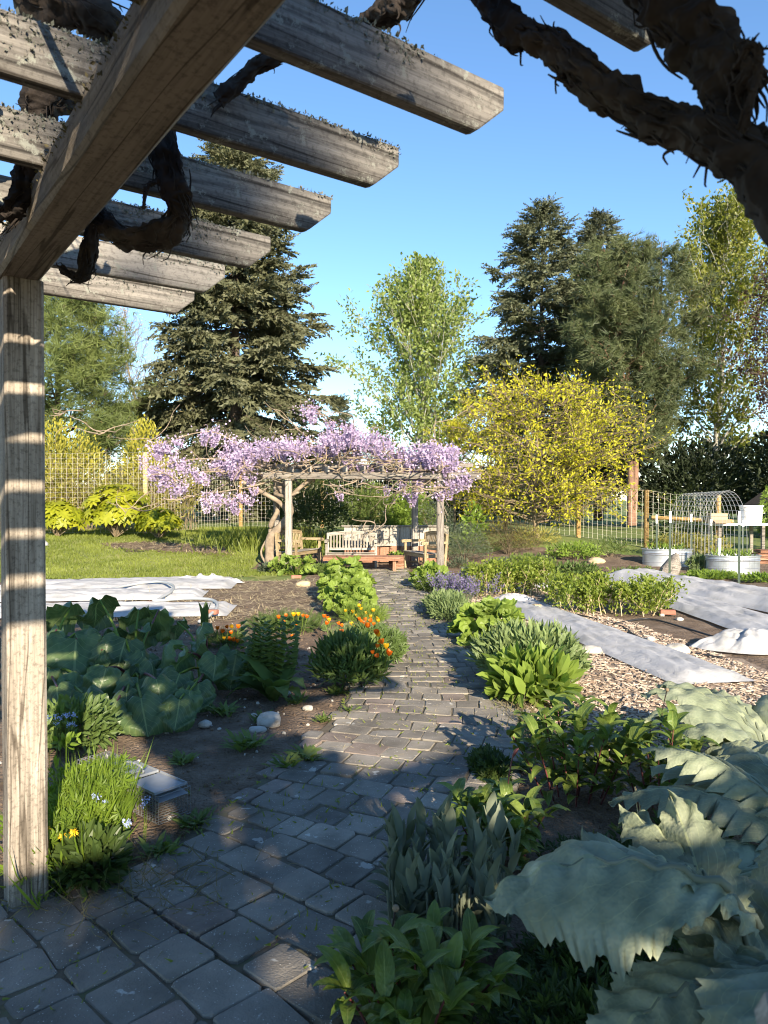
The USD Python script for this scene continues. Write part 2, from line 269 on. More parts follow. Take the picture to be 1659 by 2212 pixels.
M_mulch = noisemat('wood_mulch', [(.12, .08, .055), (.24, .18, .13), (.36, .29, .22)], 26, .95, .8, 60, .02)
M_grass = leafmat('grass_blades', [(.13, .165, .028), (.22, .255, .05), (.33, .33, .09)], .4, ns=.9)
M_drygrass = leafmat('dry_grass', [(.13, .11, .055), (.25, .21, .12)], .3)
M_chip = [noisemat(f'wood_chip_tone{i}', [A(c) * .7, A(c), A(c) * 1.2], 30, .9, .3) for i, c in enumerate([(.42, .33, .25), (.30, .22, .16), (.52, .43, .34)])]
# ---------------------------------------------------------------- ground sheets
_xs = np.concatenate([[-500, -200, -100, -60, -40, -28, -20], np.arange(-14, 14.01, .2), [20, 28, 40, 60, 100, 200, 500]])
_ys = np.concatenate([[-200, -80, -40, -20], np.arange(-10, 27.01, .2), [30, 36, 45, 60, 90, 150, 300, 700]])
def bumps(x, y):
    p = np.stack([x, y, 0 * x], -1); near = sm(26, 18, y) * sm(-9, -6, y)
    return (.05 * (meshkit.fbm(p * 1.1, 3, 5) - .5) + .03 * (meshkit.noise(p * 4.0, 9) - .5)) * near
def sheet(poly, dz, ragged=.12, xs=_xs, ys=_ys):
    X, Y = np.meshgrid(xs, ys, indexing='ij'); Z = hz(X, Y) + flatten(X, Y) * bumps(X, Y) + dz; nv = len(ys)
    i, j = np.meshgrid(np.arange(len(xs) - 1), np.arange(nv - 1), indexing='ij'); a = i * nv + j
    f = np.concatenate([np.stack([a, a + nv, a + nv + 1], -1).reshape(-1, 3), np.stack([a, a + nv + 1, a + 1], -1).reshape(-1, 3)])
    v = np.stack([X, Y, Z], -1).reshape(-1, 3)
    if poly is not None:
        c = v[f].mean(1); w = ragged * (np.stack([meshkit.noise(c * [1.7, 1.7, 0], s) for s in (1, 2)], -1) - .5) * 2
        f = f[shapely.contains_xy(poly, c[:, 0] + w[:, 0], c[:, 1] + w[:, 1])]
        k, inv = np.unique(f, return_inverse=True); v, f = v[k], inv.reshape(-1, 3)
    return v, f
# path: centre line (x, y, width to the left, width to the right)
PATH = A([(.0, 17.2, .62, .5), (.06, 15.5, .62, .5), (.13, 12, .66, .58), (.26, 9, .68, .62), (.40, 7, .68, .66), (.33, 5.4, .66, .68), (.05, 4.35, .64, .70), (-.36, 3.5, .52, .8), (-.86, 2.85, .36, .95), (-1.40, 2.3, .55, 1.1), (-2.0, 1.8, .8, 1.2), (-2.6, 1.35, .8, 1.2)])
_pc = spline(PATH, 400); _seg = np.r_[0, np.cumsum(np.linalg.norm(np.diff(_pc[:, :2], axis=0), axis=1))]
def path_at(s): return np.array([np.interp(s, _seg, _pc[:, k]) for k in range(4)])
def path_dir(s): a, b = path_at(s - .15)[:2], path_at(s + .15)[:2]; return unit(a - b)
_line = shapely.LineString(_pc[:, :2])
def flatten(x, y):
    d = shapely.distance(shapely.points(np.stack([x, y], -1).reshape(-1, 2)), _line).reshape(np.shape(x)); return sm(.75, 1.3, d)
GARDEN = Polygon([(-9, -7), (10, -7), (10.5, 16), (9.5, 17.2), (4, 19.5), (2, 18.9), (-2.6, 19.2), (-3.2, 16.2), (-1.6, 15.6), (-1.4, 14.6), (-4, 14.3), (-9, 14.2)])
put(None, 'ground', sheet(None, -.006), M_ground, True, kind='structure')
put(None, 'garden_soil', sheet(GARDEN, -.002, .2), M_soil, True, kind='structure')
LAWN = Polygon([(-13.8, 14.6), (-5, 14.7), (-2.6, 15.0), (-1.6, 15.8), (-3.0, 16.4), (-3.2, 19.0), (-2.5, 26), (-13.8, 26)])
PATCH = Polygon([(-5.9, 18.6), (-3.6, 18.2), (-4.0, 19.3), (-6.2, 20.2), (-7.5, 19.9), (-7.2, 18.9)])
put(None, 'lawn', sheet(LAWN.difference(PATCH), .003, .25), M_lawn, True, kind='structure')
put(None, 'bare_patch', sheet(PATCH.buffer(.2), .001, .25), M_soil, True, kind='structure')
MULCH = Polygon([(1.0, 4.6), (1.15, 6.5), (1.1, 8), (.95, 10), (.75, 14), (1.3, 15.6), (3.0, 14.8), (2.9, 11), (3.4, 8.0), (3.6, 6), (3.4, 4.6), (2.2, 4.4)])
put(None, 'mulch_bed', sheet(MULCH, .004, .12), M_mulch, True, kind='structure')
def on_ground(xy): x, y = xy[:, 0], xy[:, 1]; return np.stack([x, y, hz(x, y) + flatten(x, y) * bumps(x, y)], -1)
def in_poly(poly, n, r):
    b = poly.bounds; q = np.stack([b[0] + (b[2] - b[0]) * r.random(n * 3), b[1] + (b[3] - b[1]) * r.random(n * 3)], -1); return q[shapely.contains_xy(poly, q[:, 0], q[:, 1])][:n]
# grass
q = in_poly(LAWN.difference(PATCH.buffer(-.15)), 66000, rng); q = q[(q[:, 0] > -.62 * q[:, 1] - .6)]; n = len(q)
cl = meshkit.noise(np.c_[q * 1.3, 0 * q[:, 0]], 4)
put(None, 'grass', scat(GRASS, on_ground(q), unit(np.c_[rng.normal(0, .45, (n, 2)), np.ones(n)]), rng.normal(0, 1, (n, 3)), np.stack([.16 + 0 * cl, .05 + .08 * cl * rng.random(n), .08 + 0 * cl], -1) * A([1.1, 1, 1])), M_grass,
    label='short sunlit green grass of the lawn left of the wisteria arbour', cat='grass', kind='stuff')
q = in_poly(PATCH, 1500, rng); n = len(q)
put(None, 'straw', scat(GRASS, on_ground(q) + [0, 0, .01], np.c_[rng.normal(0, 1, (n, 2)), .15 * rng.random(n)], V3(0, 0, 1), np.stack([.12 + 0 * q[:, 0], .1 + .12 * rng.random(n), .1 + 0 * q[:, 0]], -1)), M_straw, label='dry straw strewn over the bare patch in the lawn', cat='straw', kind='stuff')
STRAWZ = Polygon([(-4.2, 13.9), (-1.3, 14.6), (-1.0, 13), (-.9, 10.2), (-2.2, 9.4), (-4.2, 9.6)])
q = in_poly(STRAWZ, 3600, rng); n = len(q)
put(None, 'straw', scat(GRASS, on_ground(q) + [0, 0, .012], np.c_[rng.normal(0, 1, (n, 2)), .12 * rng.random(n)], V3(0, 0, 1), np.stack([.1 + 0 * q[:, 0], .08 + .14 * rng.random(n), .1 + 0 * q[:, 0]], -1)), M_straw, label='pale straw mulch on the soil between white covers and path', cat='straw', kind='stuff')
# wood chips
chips = []
for k in range(3):
    q = in_poly(MULCH, 7000, rng); q = q[rng.random(len(q)) < sm(15, 5.5, q[:, 1]) + .25]; n = len(q); c0 = box(.2, 1, .1); d = np.c_[rng.normal(0, 1, (n, 2)), .2 * rng.normal(0, 1, n)]
    chips.append(put(None, 'wood_chips', scat(c0, on_ground(q) + np.c_[0 * q, .01 + .012 * rng.random(n)], d, np.c_[rng.normal(0, .25, (n, 2)), np.ones(n)], (.024 + .034 * rng.random(n))[:, None] * np.c_[.8 + .8 * rng.random(n), np.ones(n), np.ones(n)]), M_chip[k],
        label=('tan wood chips mulching the bed right of the path', 'dark brown wood chips mixed into the mulch bed', 'palest wood chips scattered on the mulch bed')[k], cat='wood chips', kind='stuff'))
# soil clods and pebbles
q = np.r_[in_poly(Polygon([(-3.5, 3), (-1.0, 3.1), (-.2, 6.2), (-.3, 9), (-4.5, 14), (-6, 9)]), 3500, rng), in_poly(Polygon([(.2, 1.2), (3.2, 1.2), (3.6, 5), (1, 5), (.3, 3)]), 1500, rng)]; n = len(q)
ico = trimesh.creation.icosphere(0); ico = (np.array(ico.vertices) * (1, 1, .7), np.array(ico.faces))
put(None, 'soil_clods', scat(ico, on_ground(q), rng.normal(0, 1, (n, 3)), rng.normal(0, 1, (n, 3)), .006 + .016 * rng.random(n) ** 3), M_soil, label='crumbly brown clods on the garden soil', cat='soil', kind='stuff')
q = in_poly(Polygon([(-3.0, 3), (-1.0, 3.2), (-.3, 6.2), (-.3, 9), (-4.5, 11), (-5, 8)]), 420, rng); n = len(q)
put(None, 'pebbles', scat(ico, on_ground(q), rng.normal(0, 1, (n, 3)), rng.normal(0, 1, (n, 3)), .006 + .014 * rng.random(n) ** 2), M_stone, label='small pale pebbles lying in the soil left of the path', cat='pebbles', kind='stuff')

# ---------------------------------------------------------------- the paved path
def ribbon(dz, grow, n=220):
    s = np.linspace(.2, _seg[-1] - .2, n); vs = []
    for a in s:
        x, y, wl, wr = path_at(a); d = path_dir(a); r = V3(d[1], -d[0])
        for w in (-wl - grow, -(wl + wr) / 4, (wl + wr) / 4, wr + grow): p = V3(x, y) + r * w; vs.append([*p, float(hz(*p)) + dz - (.012 if abs(w) > wl * .9 else 0)])
    v = A(vs); i = np.arange(n - 1)[:, None] * 4 + np.arange(3); return v, np.concatenate([np.stack([i, i + 1, i + 5], -1).reshape(-1, 3), np.stack([i, i + 5, i + 4], -1).reshape(-1, 3)])
path = '/World/path'; px = UsdGeom.Xform.Define(stage, path); meta(px.GetPrim(), kind='structure')
jb = ribbon(.0205, .03); put(path, 'joint_bed', (jb[0], jb[1][:, ::-1]), M_joint, True)
def paver(c, r):
    """one tumbled paver on four ground corners c (4,3)"""
    c = c + r.normal(0, .006, c.shape) * A([1, 1, 0]); m = c.mean(0); o = []
    for k in range(4):
        a, b, e = c[k], c[k - 1], c[(k + 1) % 4]; ch = .007 + .013 * r.random()
        o += [a + unit(b - a) * ch, a + unit(e - a) * ch * (.6 + .8 * r.random())]
    o = A(o); inn = m + (o - m) * .965; t = r.normal(0, .022, 2); dz = lambda q, z: np.c_[q[:, :2], q[:, 2] + z + (q[:, :2] - m[:2]) @ t]
    z = r.normal(0, .0022); v = np.vstack([dz(o, -.02), dz(o, .0225 + z), dz(inn, .0272 + z), dz(m[None], .028 + z)]); f = []
    for k in range(8):
        j = (k + 1) % 8; f += [[k, j, 8 + j], [k, 8 + j, 8 + k], [8 + k, 8 + j, 16 + j], [8 + k, 16 + j, 16 + k], [16 + k, 16 + j, 24]]
    return v, A(f)
pavs, s, r = [], .3, R(21)
while s < _seg[-1] - .4:
    d = .182 + .02 * r.random(); g = .0055; F0, F1 = s + g, s + d - g
    ends = []
    for q in (F1, F0):
        x, y, wl, wr = path_at(q); dd = path_dir(q); ends.append((V3(x, y), V3(dd[1], -dd[0]), wl, wr))
    wl, wr = ends[0][2], ends[0][3]; w = -wl + .05 * r.normal(); lim = wr + .05 * r.normal(); first = True
    while w < lim - .07:
        L = (.13 if first and r.random() < .5 else .205 + .035 * r.normal()); L = max(.11, L); e = min(w + L, max(lim, w + .1)); first = False
        if lim - e < .09: e = lim
        c = [ends[0][0] + ends[0][1] * (w + g), ends[1][0] + ends[1][1] * (w + g), ends[1][0] + ends[1][1] * (e - g), ends[0][0] + ends[0][1] * (e - g)]
        c = A([[*p, float(hz(*p))] for p in c]); pavs.append((c.mean(0), paver(c, r))); w = e
    s += d
def seen(c): Y = c[1]; return Y > 1.6 and abs(c[0]) < .55 * Y + .15 and 1.6 / max(Y, .1) < .78
vis = sorted([p for p in pavs if seen(p[0])], key=lambda p: np.linalg.norm(p[0])); far = vis[300:] + [p for p in pavs if not seen(p[0])]
for c, m in vis[:300]: put(path, 'paver', m, M_pavers[int(r.choice(4, p=[.45, .3, .15, .1]))])
for k in range(3): put(path, 'far_pavers', join([m for i, (c, m) in enumerate(far) if i % 3 == k]), M_pavers[k], kind='stuff')
# weeds and dry wisps between the pavers
s = .3 + (_seg[-1] - .5) * r.random(5200); pts = []
for a in s:
    x, y, wl, wr = path_at(a); d = path_dir(a); w = -wl + (wl + wr) * r.random(); w = np.sign(r.random() - .5) * (wl if w < 0 else wr) if r.random() < .3 else w; pts.append([x + d[1] * w, y - d[0] * w])
q = A(pts); q = q[meshkit.noise(np.c_[q * 2.2, 0 * q[:, 0]], 8) > .46 - .2 * (q[:, 0] < -.9)]; n = len(q)
put(None, 'joint_weeds', scat(GRASS, np.c_[q, hz(q[:, 0], q[:, 1]) + .022], np.c_[rng.normal(0, .8, (n, 2)), .6 * np.ones(n)], rng.normal(0, 1, (n, 3)), np.c_[.1 + 0 * q[:, 0], .012 + .03 * rng.random(n), .1 + 0 * q[:, 0]]), M_grass, label='tiny green weeds growing in the joints of the paved path', cat='weeds', kind='stuff')
s = .3 + 12.5 * r.random(1300); q = A([(lambda p, d, w: [p[0] + d[1] * w, p[1] - d[0] * w])(path_at(a), path_dir(a), r.uniform(-.6, .6)) for a in s]); n = len(q)
put(None, 'dry_litter', scat(GRASS, np.c_[q, hz(q[:, 0], q[:, 1]) + .032], np.c_[rng.normal(0, 1, (n, 2)), .05 * rng.random(n)], V3(0, 0, 1), np.c_[.06 + 0 * q[:, 0], .02 + .07 * rng.random(n) ** 2, .05 + 0 * q[:, 0]]), M_straw, label='dry grass clippings littering the far half of the path', cat='plant litter', kind='stuff')

# ---------------------------------------------------------------- the pergola we stand under
TH = math.radians(36); PU, PV = V3(math.cos(TH), math.sin(TH), 0), V3(-math.sin(TH), math.cos(TH), 0)
def W(u, v, z): return PU * u + PV * v + V3(0, 0, z)
perg = thing('pergola', 'weathered timber pergola overhead with lichened rafters and a thick post', 'pergola', W(.55, 3.2, 0))
PL = W(.55, 3.2, 0); inv = np.eye(4); inv[:3, 3] = -PL
def pput(name, mesh, M, mat, **k): return put(perg, name, mesh, mat, M=inv @ M, **k)
def postmesh(h, w, r):
    """a square post with waney chamfers, length along x"""
    n = 26; x = np.linspace(-h / 2, h / 2, n); c = w / 2; ch = .012
    o = A([(c, c - ch), (c - ch, c), (-c + ch, c), (-c, c - ch), (-c, -c + ch), (-c + ch, -c), (c - ch, -c), (c, -c + ch)])
    rr = 1 + .02 * (meshkit.noise(np.stack([x * 5, 0 * x, 0 * x], -1), 3) - .5)
    v = np.concatenate([np.c_[np.full(8, a), o * k] for a, k in zip(x, rr)]); f = []
    for i in range(n - 1):
        for j in range(8): k = (j + 1) % 8; f += [[i * 8 + j, i * 8 + k, (i + 1) * 8 + k], [i * 8 + j, (i + 1) * 8 + k, (i + 1) * 8 + j]]
    f += [[0, k + 1, k] for k in range(1, 7)] + [[(n - 1) * 8, (n - 1) * 8 + k, (n - 1) * 8 + k + 1] for k in range(1, 7)]
    return v, A(f)[:, ::-1]
def post_at(u, v, h=2.452, name='post', w=.142):
    M = np.eye(4); M[:3, 0], M[:3, 1], M[:3, 2], M[:3, 3] = V3(0, 0, 1), PU, PV, W(u, v, h / 2 - .03); return pput(name, postmesh(h + .06, w, rng), M, M_post)
post_at(.56, 3.2); post_at(.56, -.35); post_at(.56, -1.0) if False else None; post_at(-1.35, 3.2); post_at(-1.35, -.5); post_at(-.3, -1.67, w=.16); post_at(-.3, -5.9)
for u0, v0, v1 in ((.545, -1.1, 4.35), (-1.35, -.7, 4.35), (-.3, -6.2, -.55)):
    b, M = board(W(u0, v0, 2.52), W(u0, v1, 2.52), .158, .14, .014); v, f = trimesh.remesh.subdivide(*b)
    for _ in range(3): v, f = trimesh.remesh.subdivide(v, f)
    v = v + (meshkit.fbm(v * [2, 9, 9], 3, 2)[:, None] - .5) * .012 * np.sign(v) * A([0, 1, 1]); pput('beam', (v, f), M, M_beam)
def rafter(L, h=.14, w=.04, r=rng):
    """2x6 with a nosed lower corner at the free end (+x)"""
    x0, x1 = -L / 2, L / 2; side = [(x0, -h / 2), (x1 - .105, -h / 2), (x1 - .09, -h / 2 + .006), (x1 - .002, h / 2 - .06), (x1, h / 2 - .05), (x1, h / 2 - .004), (x1 - .004, h / 2), (x0, h / 2)]
    m = trimesh.creation.extrude_polygon(Polygon(side), w - .006); v, f = np.array(m.vertices), np.array(m.faces); v = v[:, [0, 2, 1]]; v[:, 1] -= (w - .006) / 2
    sp = .003
    e = trimesh.creation.extrude_polygon(Polygon(side).buffer(-.004), w); ve, fe = np.array(e.vertices)[:, [0, 2, 1]], np.array(e.faces); ve[:, 1] -= w / 2
    m = trimesh.convex.convex_hull(np.vstack([v, ve])); return np.array(m.vertices), np.array(m.faces)
lich_p, lich_n = [], []
for k in range(-15, 7):
    if k in (-10, -11): continue
    v0 = .962 + .459 * k; tip = (.35 if -9 < k < -3 else 1.445) + .02 * rng.normal(); L = (4.0 if k > -4 or k < -11 else tip + .42) + .03 * rng.normal(); a = W(tip - L, v0 + .012 * rng.normal(), 2.62); b = W(tip, v0 + .008 * rng.normal(), 2.62 + .006 * rng.normal())
    M = frame((a + b) / 2, b - a); pput('rafter', rafter(L), M, M_rafter)
    if k >= -1:
        n = 6500; q = np.c_[L * (rng.random(n) - .5), np.where(rng.random(n) < .78, -1, 1) * .021, .07 - .14 * rng.random(n) ** 1.8]; top = rng.random(n) < .18; q[top, 1] = .04 * (rng.random(top.sum()) - .5); q[top, 2] = .071
        wx = (M @ np.c_[q, np.ones(n)].T).T[:, :3]; dens = meshkit.fbm(wx * [3.2, 3.2, 9], 4, 31); u = wx @ PU; keep = dens + .16 * (q[:, 2] / .07) - .09 * sm(.75, 1.4, u) > .505
        nn = np.where(top[:, None], V3(0, 0, 1), (M[:3, 1] * np.sign(q[:, 1])[:, None])); lich_p.append(wx[keep]); lich_n.append(nn[keep])
lp, ln = np.vstack(lich_p), np.vstack(lich_n); n = len(lp)
M_lichen = leafmat('grey_lichen', [(.10, .105, .085), (.22, .225, .19), (.36, .36, .30)], .12, .9, 6)
put(perg, 'lichen', scat(FOLD, lp, ln + rng.normal(0, .75, (n, 3)), rng.normal(0, 1, (n, 3)), (.006 + .011 * rng.random(n) ** 1.5)), M_lichen, loc=PL, kind='stuff')
n = 1700; q = np.c_[rng.uniform(-.2, 4.3, n), rng.random(n)]; keep = meshkit.fbm(np.c_[q[:, 0] * 2.5, 0 * q], 3, 8) > .47; q = q[keep][::2]; n = len(q)
M_moss = leafmat('beam_moss', [(.06, .05, .025), (.14, .12, .06), (.22, .21, .13)], .15, .9, 6)
bp = A([W(.545 - .082 + .03 * (z > .75), v, 2.53 + .08 * z) for v, z in q]); put(perg, 'moss', scat(FOLD, bp, -PU + V3(0, 0, .6) + rng.normal(0, .7, (n, 3)), rng.normal(0, 1, (n, 3)), .006 + .013 * rng.random(n) ** 2), M_moss, loc=PL, kind='stuff')

# ---------------------------------------------------------------- the old vines on it
def vine(label, stems, seed, strips=160, sides=12):
    """stems: lists of (points, radius); shaggy bark strips peel off the stems"""
    loc = A(stems[0][0][0]); t = thing('grape_vine', label, 'vine', loc, 'old vines on the pergola'); r = R(seed)
    strp = []
    for pts, rad in stems:
        n = max(18, int(10 * len(pts))); c = spline(pts, n); s = np.linspace(0, 1, n)
        rr = .84 * np.interp(s, np.linspace(0, 1, len(rad)), rad) * (1 + .22 * (meshkit.fbm(np.c_[s * len(pts) * 1.7, 0 * s, 0 * s + seed], 3, seed) - .5) * 2)
        v, f = tube(spline(c, 2 * n), np.interp(np.linspace(0, 1, 2 * n), s, rr), sides * 2, seed, .0); cc = np.repeat(spline(c, 2 * n), sides * 2, 0); nn = unit(v - cc); ang = np.tile(np.arange(sides * 2), 2 * n); arc = np.repeat(np.arange(2 * n), sides * 2)
        v = v + nn * ((meshkit.fbm(np.c_[ang * .85 + arc * .06, arc * .07, 0 * arc + seed], 3, seed)[:, None] - .5) * 1.25 + (meshkit.fbm(v * 42, 3, seed)[:, None] - .5) * .7) * rr.mean()
        put(t, 'stem', (v, f), M_bark, True, loc=loc)
        m = int(strips * len(pts) / 15); i = r.integers(1, n - 1, m); tg = unit(np.gradient(c, axis=0))[i] * np.sign(r.random(m) - .5)[:, None]; o = unit(np.cross(tg, r.normal(0, 1, (m, 3))))
        for k in range(m):
            R_ = rr[i[k]]; L = R_ * r.uniform(1.2, 3.2); hang = r.random() < .10; p0 = c[i[k]] + o[k] * R_ * .93; lf = R_ * r.uniform(.03, .22); w = r.uniform(.0022, .005)
            if hang: q = [p0, p0 + tg[k] * L * .25 + o[k] * lf, p0 + tg[k] * L * .35 + o[k] * lf * 1.5 - V3(0, 0, R_ * .5), p0 + tg[k] * L * .3 + o[k] * lf * 1.2 - V3(0, 0, R_ * r.uniform(.7, 1.3))]
            else: q = [p0, p0 + tg[k] * L * .4 + o[k] * lf * .5, p0 + tg[k] * L * .75 + o[k] * lf * .8, p0 + tg[k] * L + o[k] * lf * .3 + r.normal(0, .004, 3)]
            strp.append(tube(spline(A(q) + np.r_[np.zeros((1, 3)), r.normal(0, R_ * .09, (3, 3))], 8), np.linspace(w, w * .35, 8), 3))
    put(t, 'bark_strips', join(strp), M_bark, True, loc=loc, kind='stuff')
    return t
px_ = lambda pts: [P(*p) for p in pts]
vine('thick shaggy vine trunk sloping down across the upper right sky', [(px_([(985, -80, 1.5), (1062, 5, 1.45), (1115, 70, 1.4), (1190, 100, 1.34), (1260, 160, 1.28), (1330, 205, 1.24), (1420, 262, 1.2), (1500, 285, 1.16), (1580, 330, 1.12), (1650, 400, 1.1), (1740, 560, 1.05)]), [.026, .03, .034, .034, .036, .04, .046]),
    (px_([(1560, 300, 1.15), (1640, 330, 1.13), (1720, 350, 1.1)]), [.03, .036, .04])], 5, 300)
vine('heavy twisted vine trunk dropping from the top right corner rafter', [(px_([(1345, -110, 1.35), (1420, -20, 1.27), (1480, 50, 1.22), (1540, 110, 1.18), (1572, 180, 1.15), (1572, 240, 1.14), (1545, 300, 1.14)]), [.045, .05, .052, .048, .036, .03]),
    (px_([(1590, 150, 1.1), (1625, 95, 1.08), (1640, 140, 1.08), (1618, 230, 1.08), (1600, 290, 1.1)]), [.006, .005, .006, .007]), (px_([(1590, 190, 1.1), (1618, 150, 1.09), (1600, 110, 1.1)]), [.008, .011, .006])], 6, 200)
vine('gnarled vine trunk hanging left of the beam at upper left', [(px_([(60, -90, 2.0), (110, -20, 2.0), (190, 25, 2.0), (260, 85, 2.05), (305, 135, 2.1)]), [.085, .09, .07, .04, .02]),
    (px_([(150, 120, 2.15), (92, 205, 2.2), (88, 290, 2.25), (62, 370, 2.3), (38, 440, 2.3), (10, 470, 2.3)]), [.05, .052, .048, .042, .036, .03]), (px_([(100, 225, 2.2), (150, 225, 2.25), (205, 205, 2.4)]), [.036, .024, .014]), (px_([(50, 330, 2.3), (20, 310, 2.4), (-20, 330, 2.4)]), [.02, .018, .02])], 7, 220)
vine('dark vine loop hanging below the beam at left centre', [(px_([(330, 190, 2.2), (352, 300, 2.2), (368, 385, 2.22), (386, 440, 2.24), (372, 492, 2.26), (325, 512, 2.3), (270, 512, 2.34), (225, 478, 2.4), (195, 440, 2.5)]), [.046, .044, .043, .046, .05, .046, .04, .036, .03]),
    (px_([(205, 470, 2.55), (192, 540, 2.55), (180, 595, 2.55), (150, 592, 2.55), (132, 575, 2.55)]), [.03, .03, .026, .012, .008]), (px_([(345, 390, 2.2), (318, 405, 2.18), (310, 450, 2.15)]), [.008, .006, .004])], 8, 260)
vine('short vine branch crossing the sky between the first two rafters', [(px_([(470, 215, 1.95), (505, 188, 1.95), (545, 150, 1.93), (590, 125, 1.92), (650, 105, 1.9)]), [.022, .024, .022, .02, .018])], 9, 110)
vine('shaggy vine end resting on the first rafter at top centre', [(px_([(760, 70, 2.0), (800, 45, 1.97), (845, 20, 1.93), (880, -10, 1.9), (915, -60, 1.85)]), [.02, .03, .034, .04, .045])], 10, 90)
# the tangle of bare vine canes lying over the rear of the pergola (behind the camera): it shades the foreground
canes = []
for (u0, u1, v0, v1, cnt) in ((-2.6, 1.5, -6.1, -4.15, 215), (-2.6, -1.0, -4.3, -3.5, 46), (-.95, .05, -4.1, -2.9, 34), (-.62, .1, -2.9, -1.9, 22), (-.38, .2, -1.9, -.5, 26), (-.1, 1.6, -1.7, .6, 105), (-2.4, .3, .6, 4.2, 26)):
    for k in range(cnt):
        p = A([rng.uniform(u0, u1), rng.uniform(v0, v1)]); a = rng.uniform(0, 2 * math.pi) if rng.random() < .5 else rng.choice([0, math.pi]) + rng.normal(0, .3); pts = []
        for i in range(8):
            pts.append(W(min(max(p[0], u0), u1), min(max(p[1], v0), v1), 2.70 + .07 * abs(rng.normal()) + .03 * math.sin(i))); p = p + .33 * A([math.cos(a), math.sin(a)]); a += rng.normal(0, .35)
        canes.append(tube(spline(pts, 20), np.linspace(.012 + .03 * rng.random(), .010, 20), 5))
vt = thing('grape_vine', 'tangle of bare vine canes lying on top of the pergola rafters', 'vine', W(0, -3, 2.7), 'old vines on the pergola'); put(vt, 'canes', join(canes), M_bark, True, loc=W(0, -3, 2.7), kind='stuff')

# the old vine that climbs the rear post
vine('old vine trunk winding up the rear pergola post', [([W(-.3 + .1 * math.cos(a), -1.67 + .1 * math.sin(a), z) for a, z in zip(np.linspace(0, 7, 9), np.linspace(-.05, 2.75, 9))], [.05, .045, .04])], 15, 60)

q = np.r_[in_poly(Polygon([(-3.0, 3), (-1.0, 3.2), (-.3, 6.2), (-.3, 9), (-4.5, 14), (-5, 8)]), 2600, rng), in_poly(Polygon([(.2, 1.2), (3.2, 1.2), (3.6, 5), (1, 5), (.3, 3)]), 1500, rng)]; n = len(q)
put(None, 'leaf_litter', scat(FOLD, on_ground(q) + [0, 0, .012], np.c_[rng.normal(0, 1, (n, 2)), .15 * rng.normal(0, 1, n)], V3(0, 0, 1) + rng.normal(0, .35, (n, 3)), .012 + .03 * rng.random(n) ** 2), leafmat('dead_leaf', [(.07, .045, .025), (.17, .12, .07), (.30, .23, .14)], .1, .8, 3), label='dead leaf bits and twiggy litter on the bare garden soil', cat='plant litter', kind='stuff')
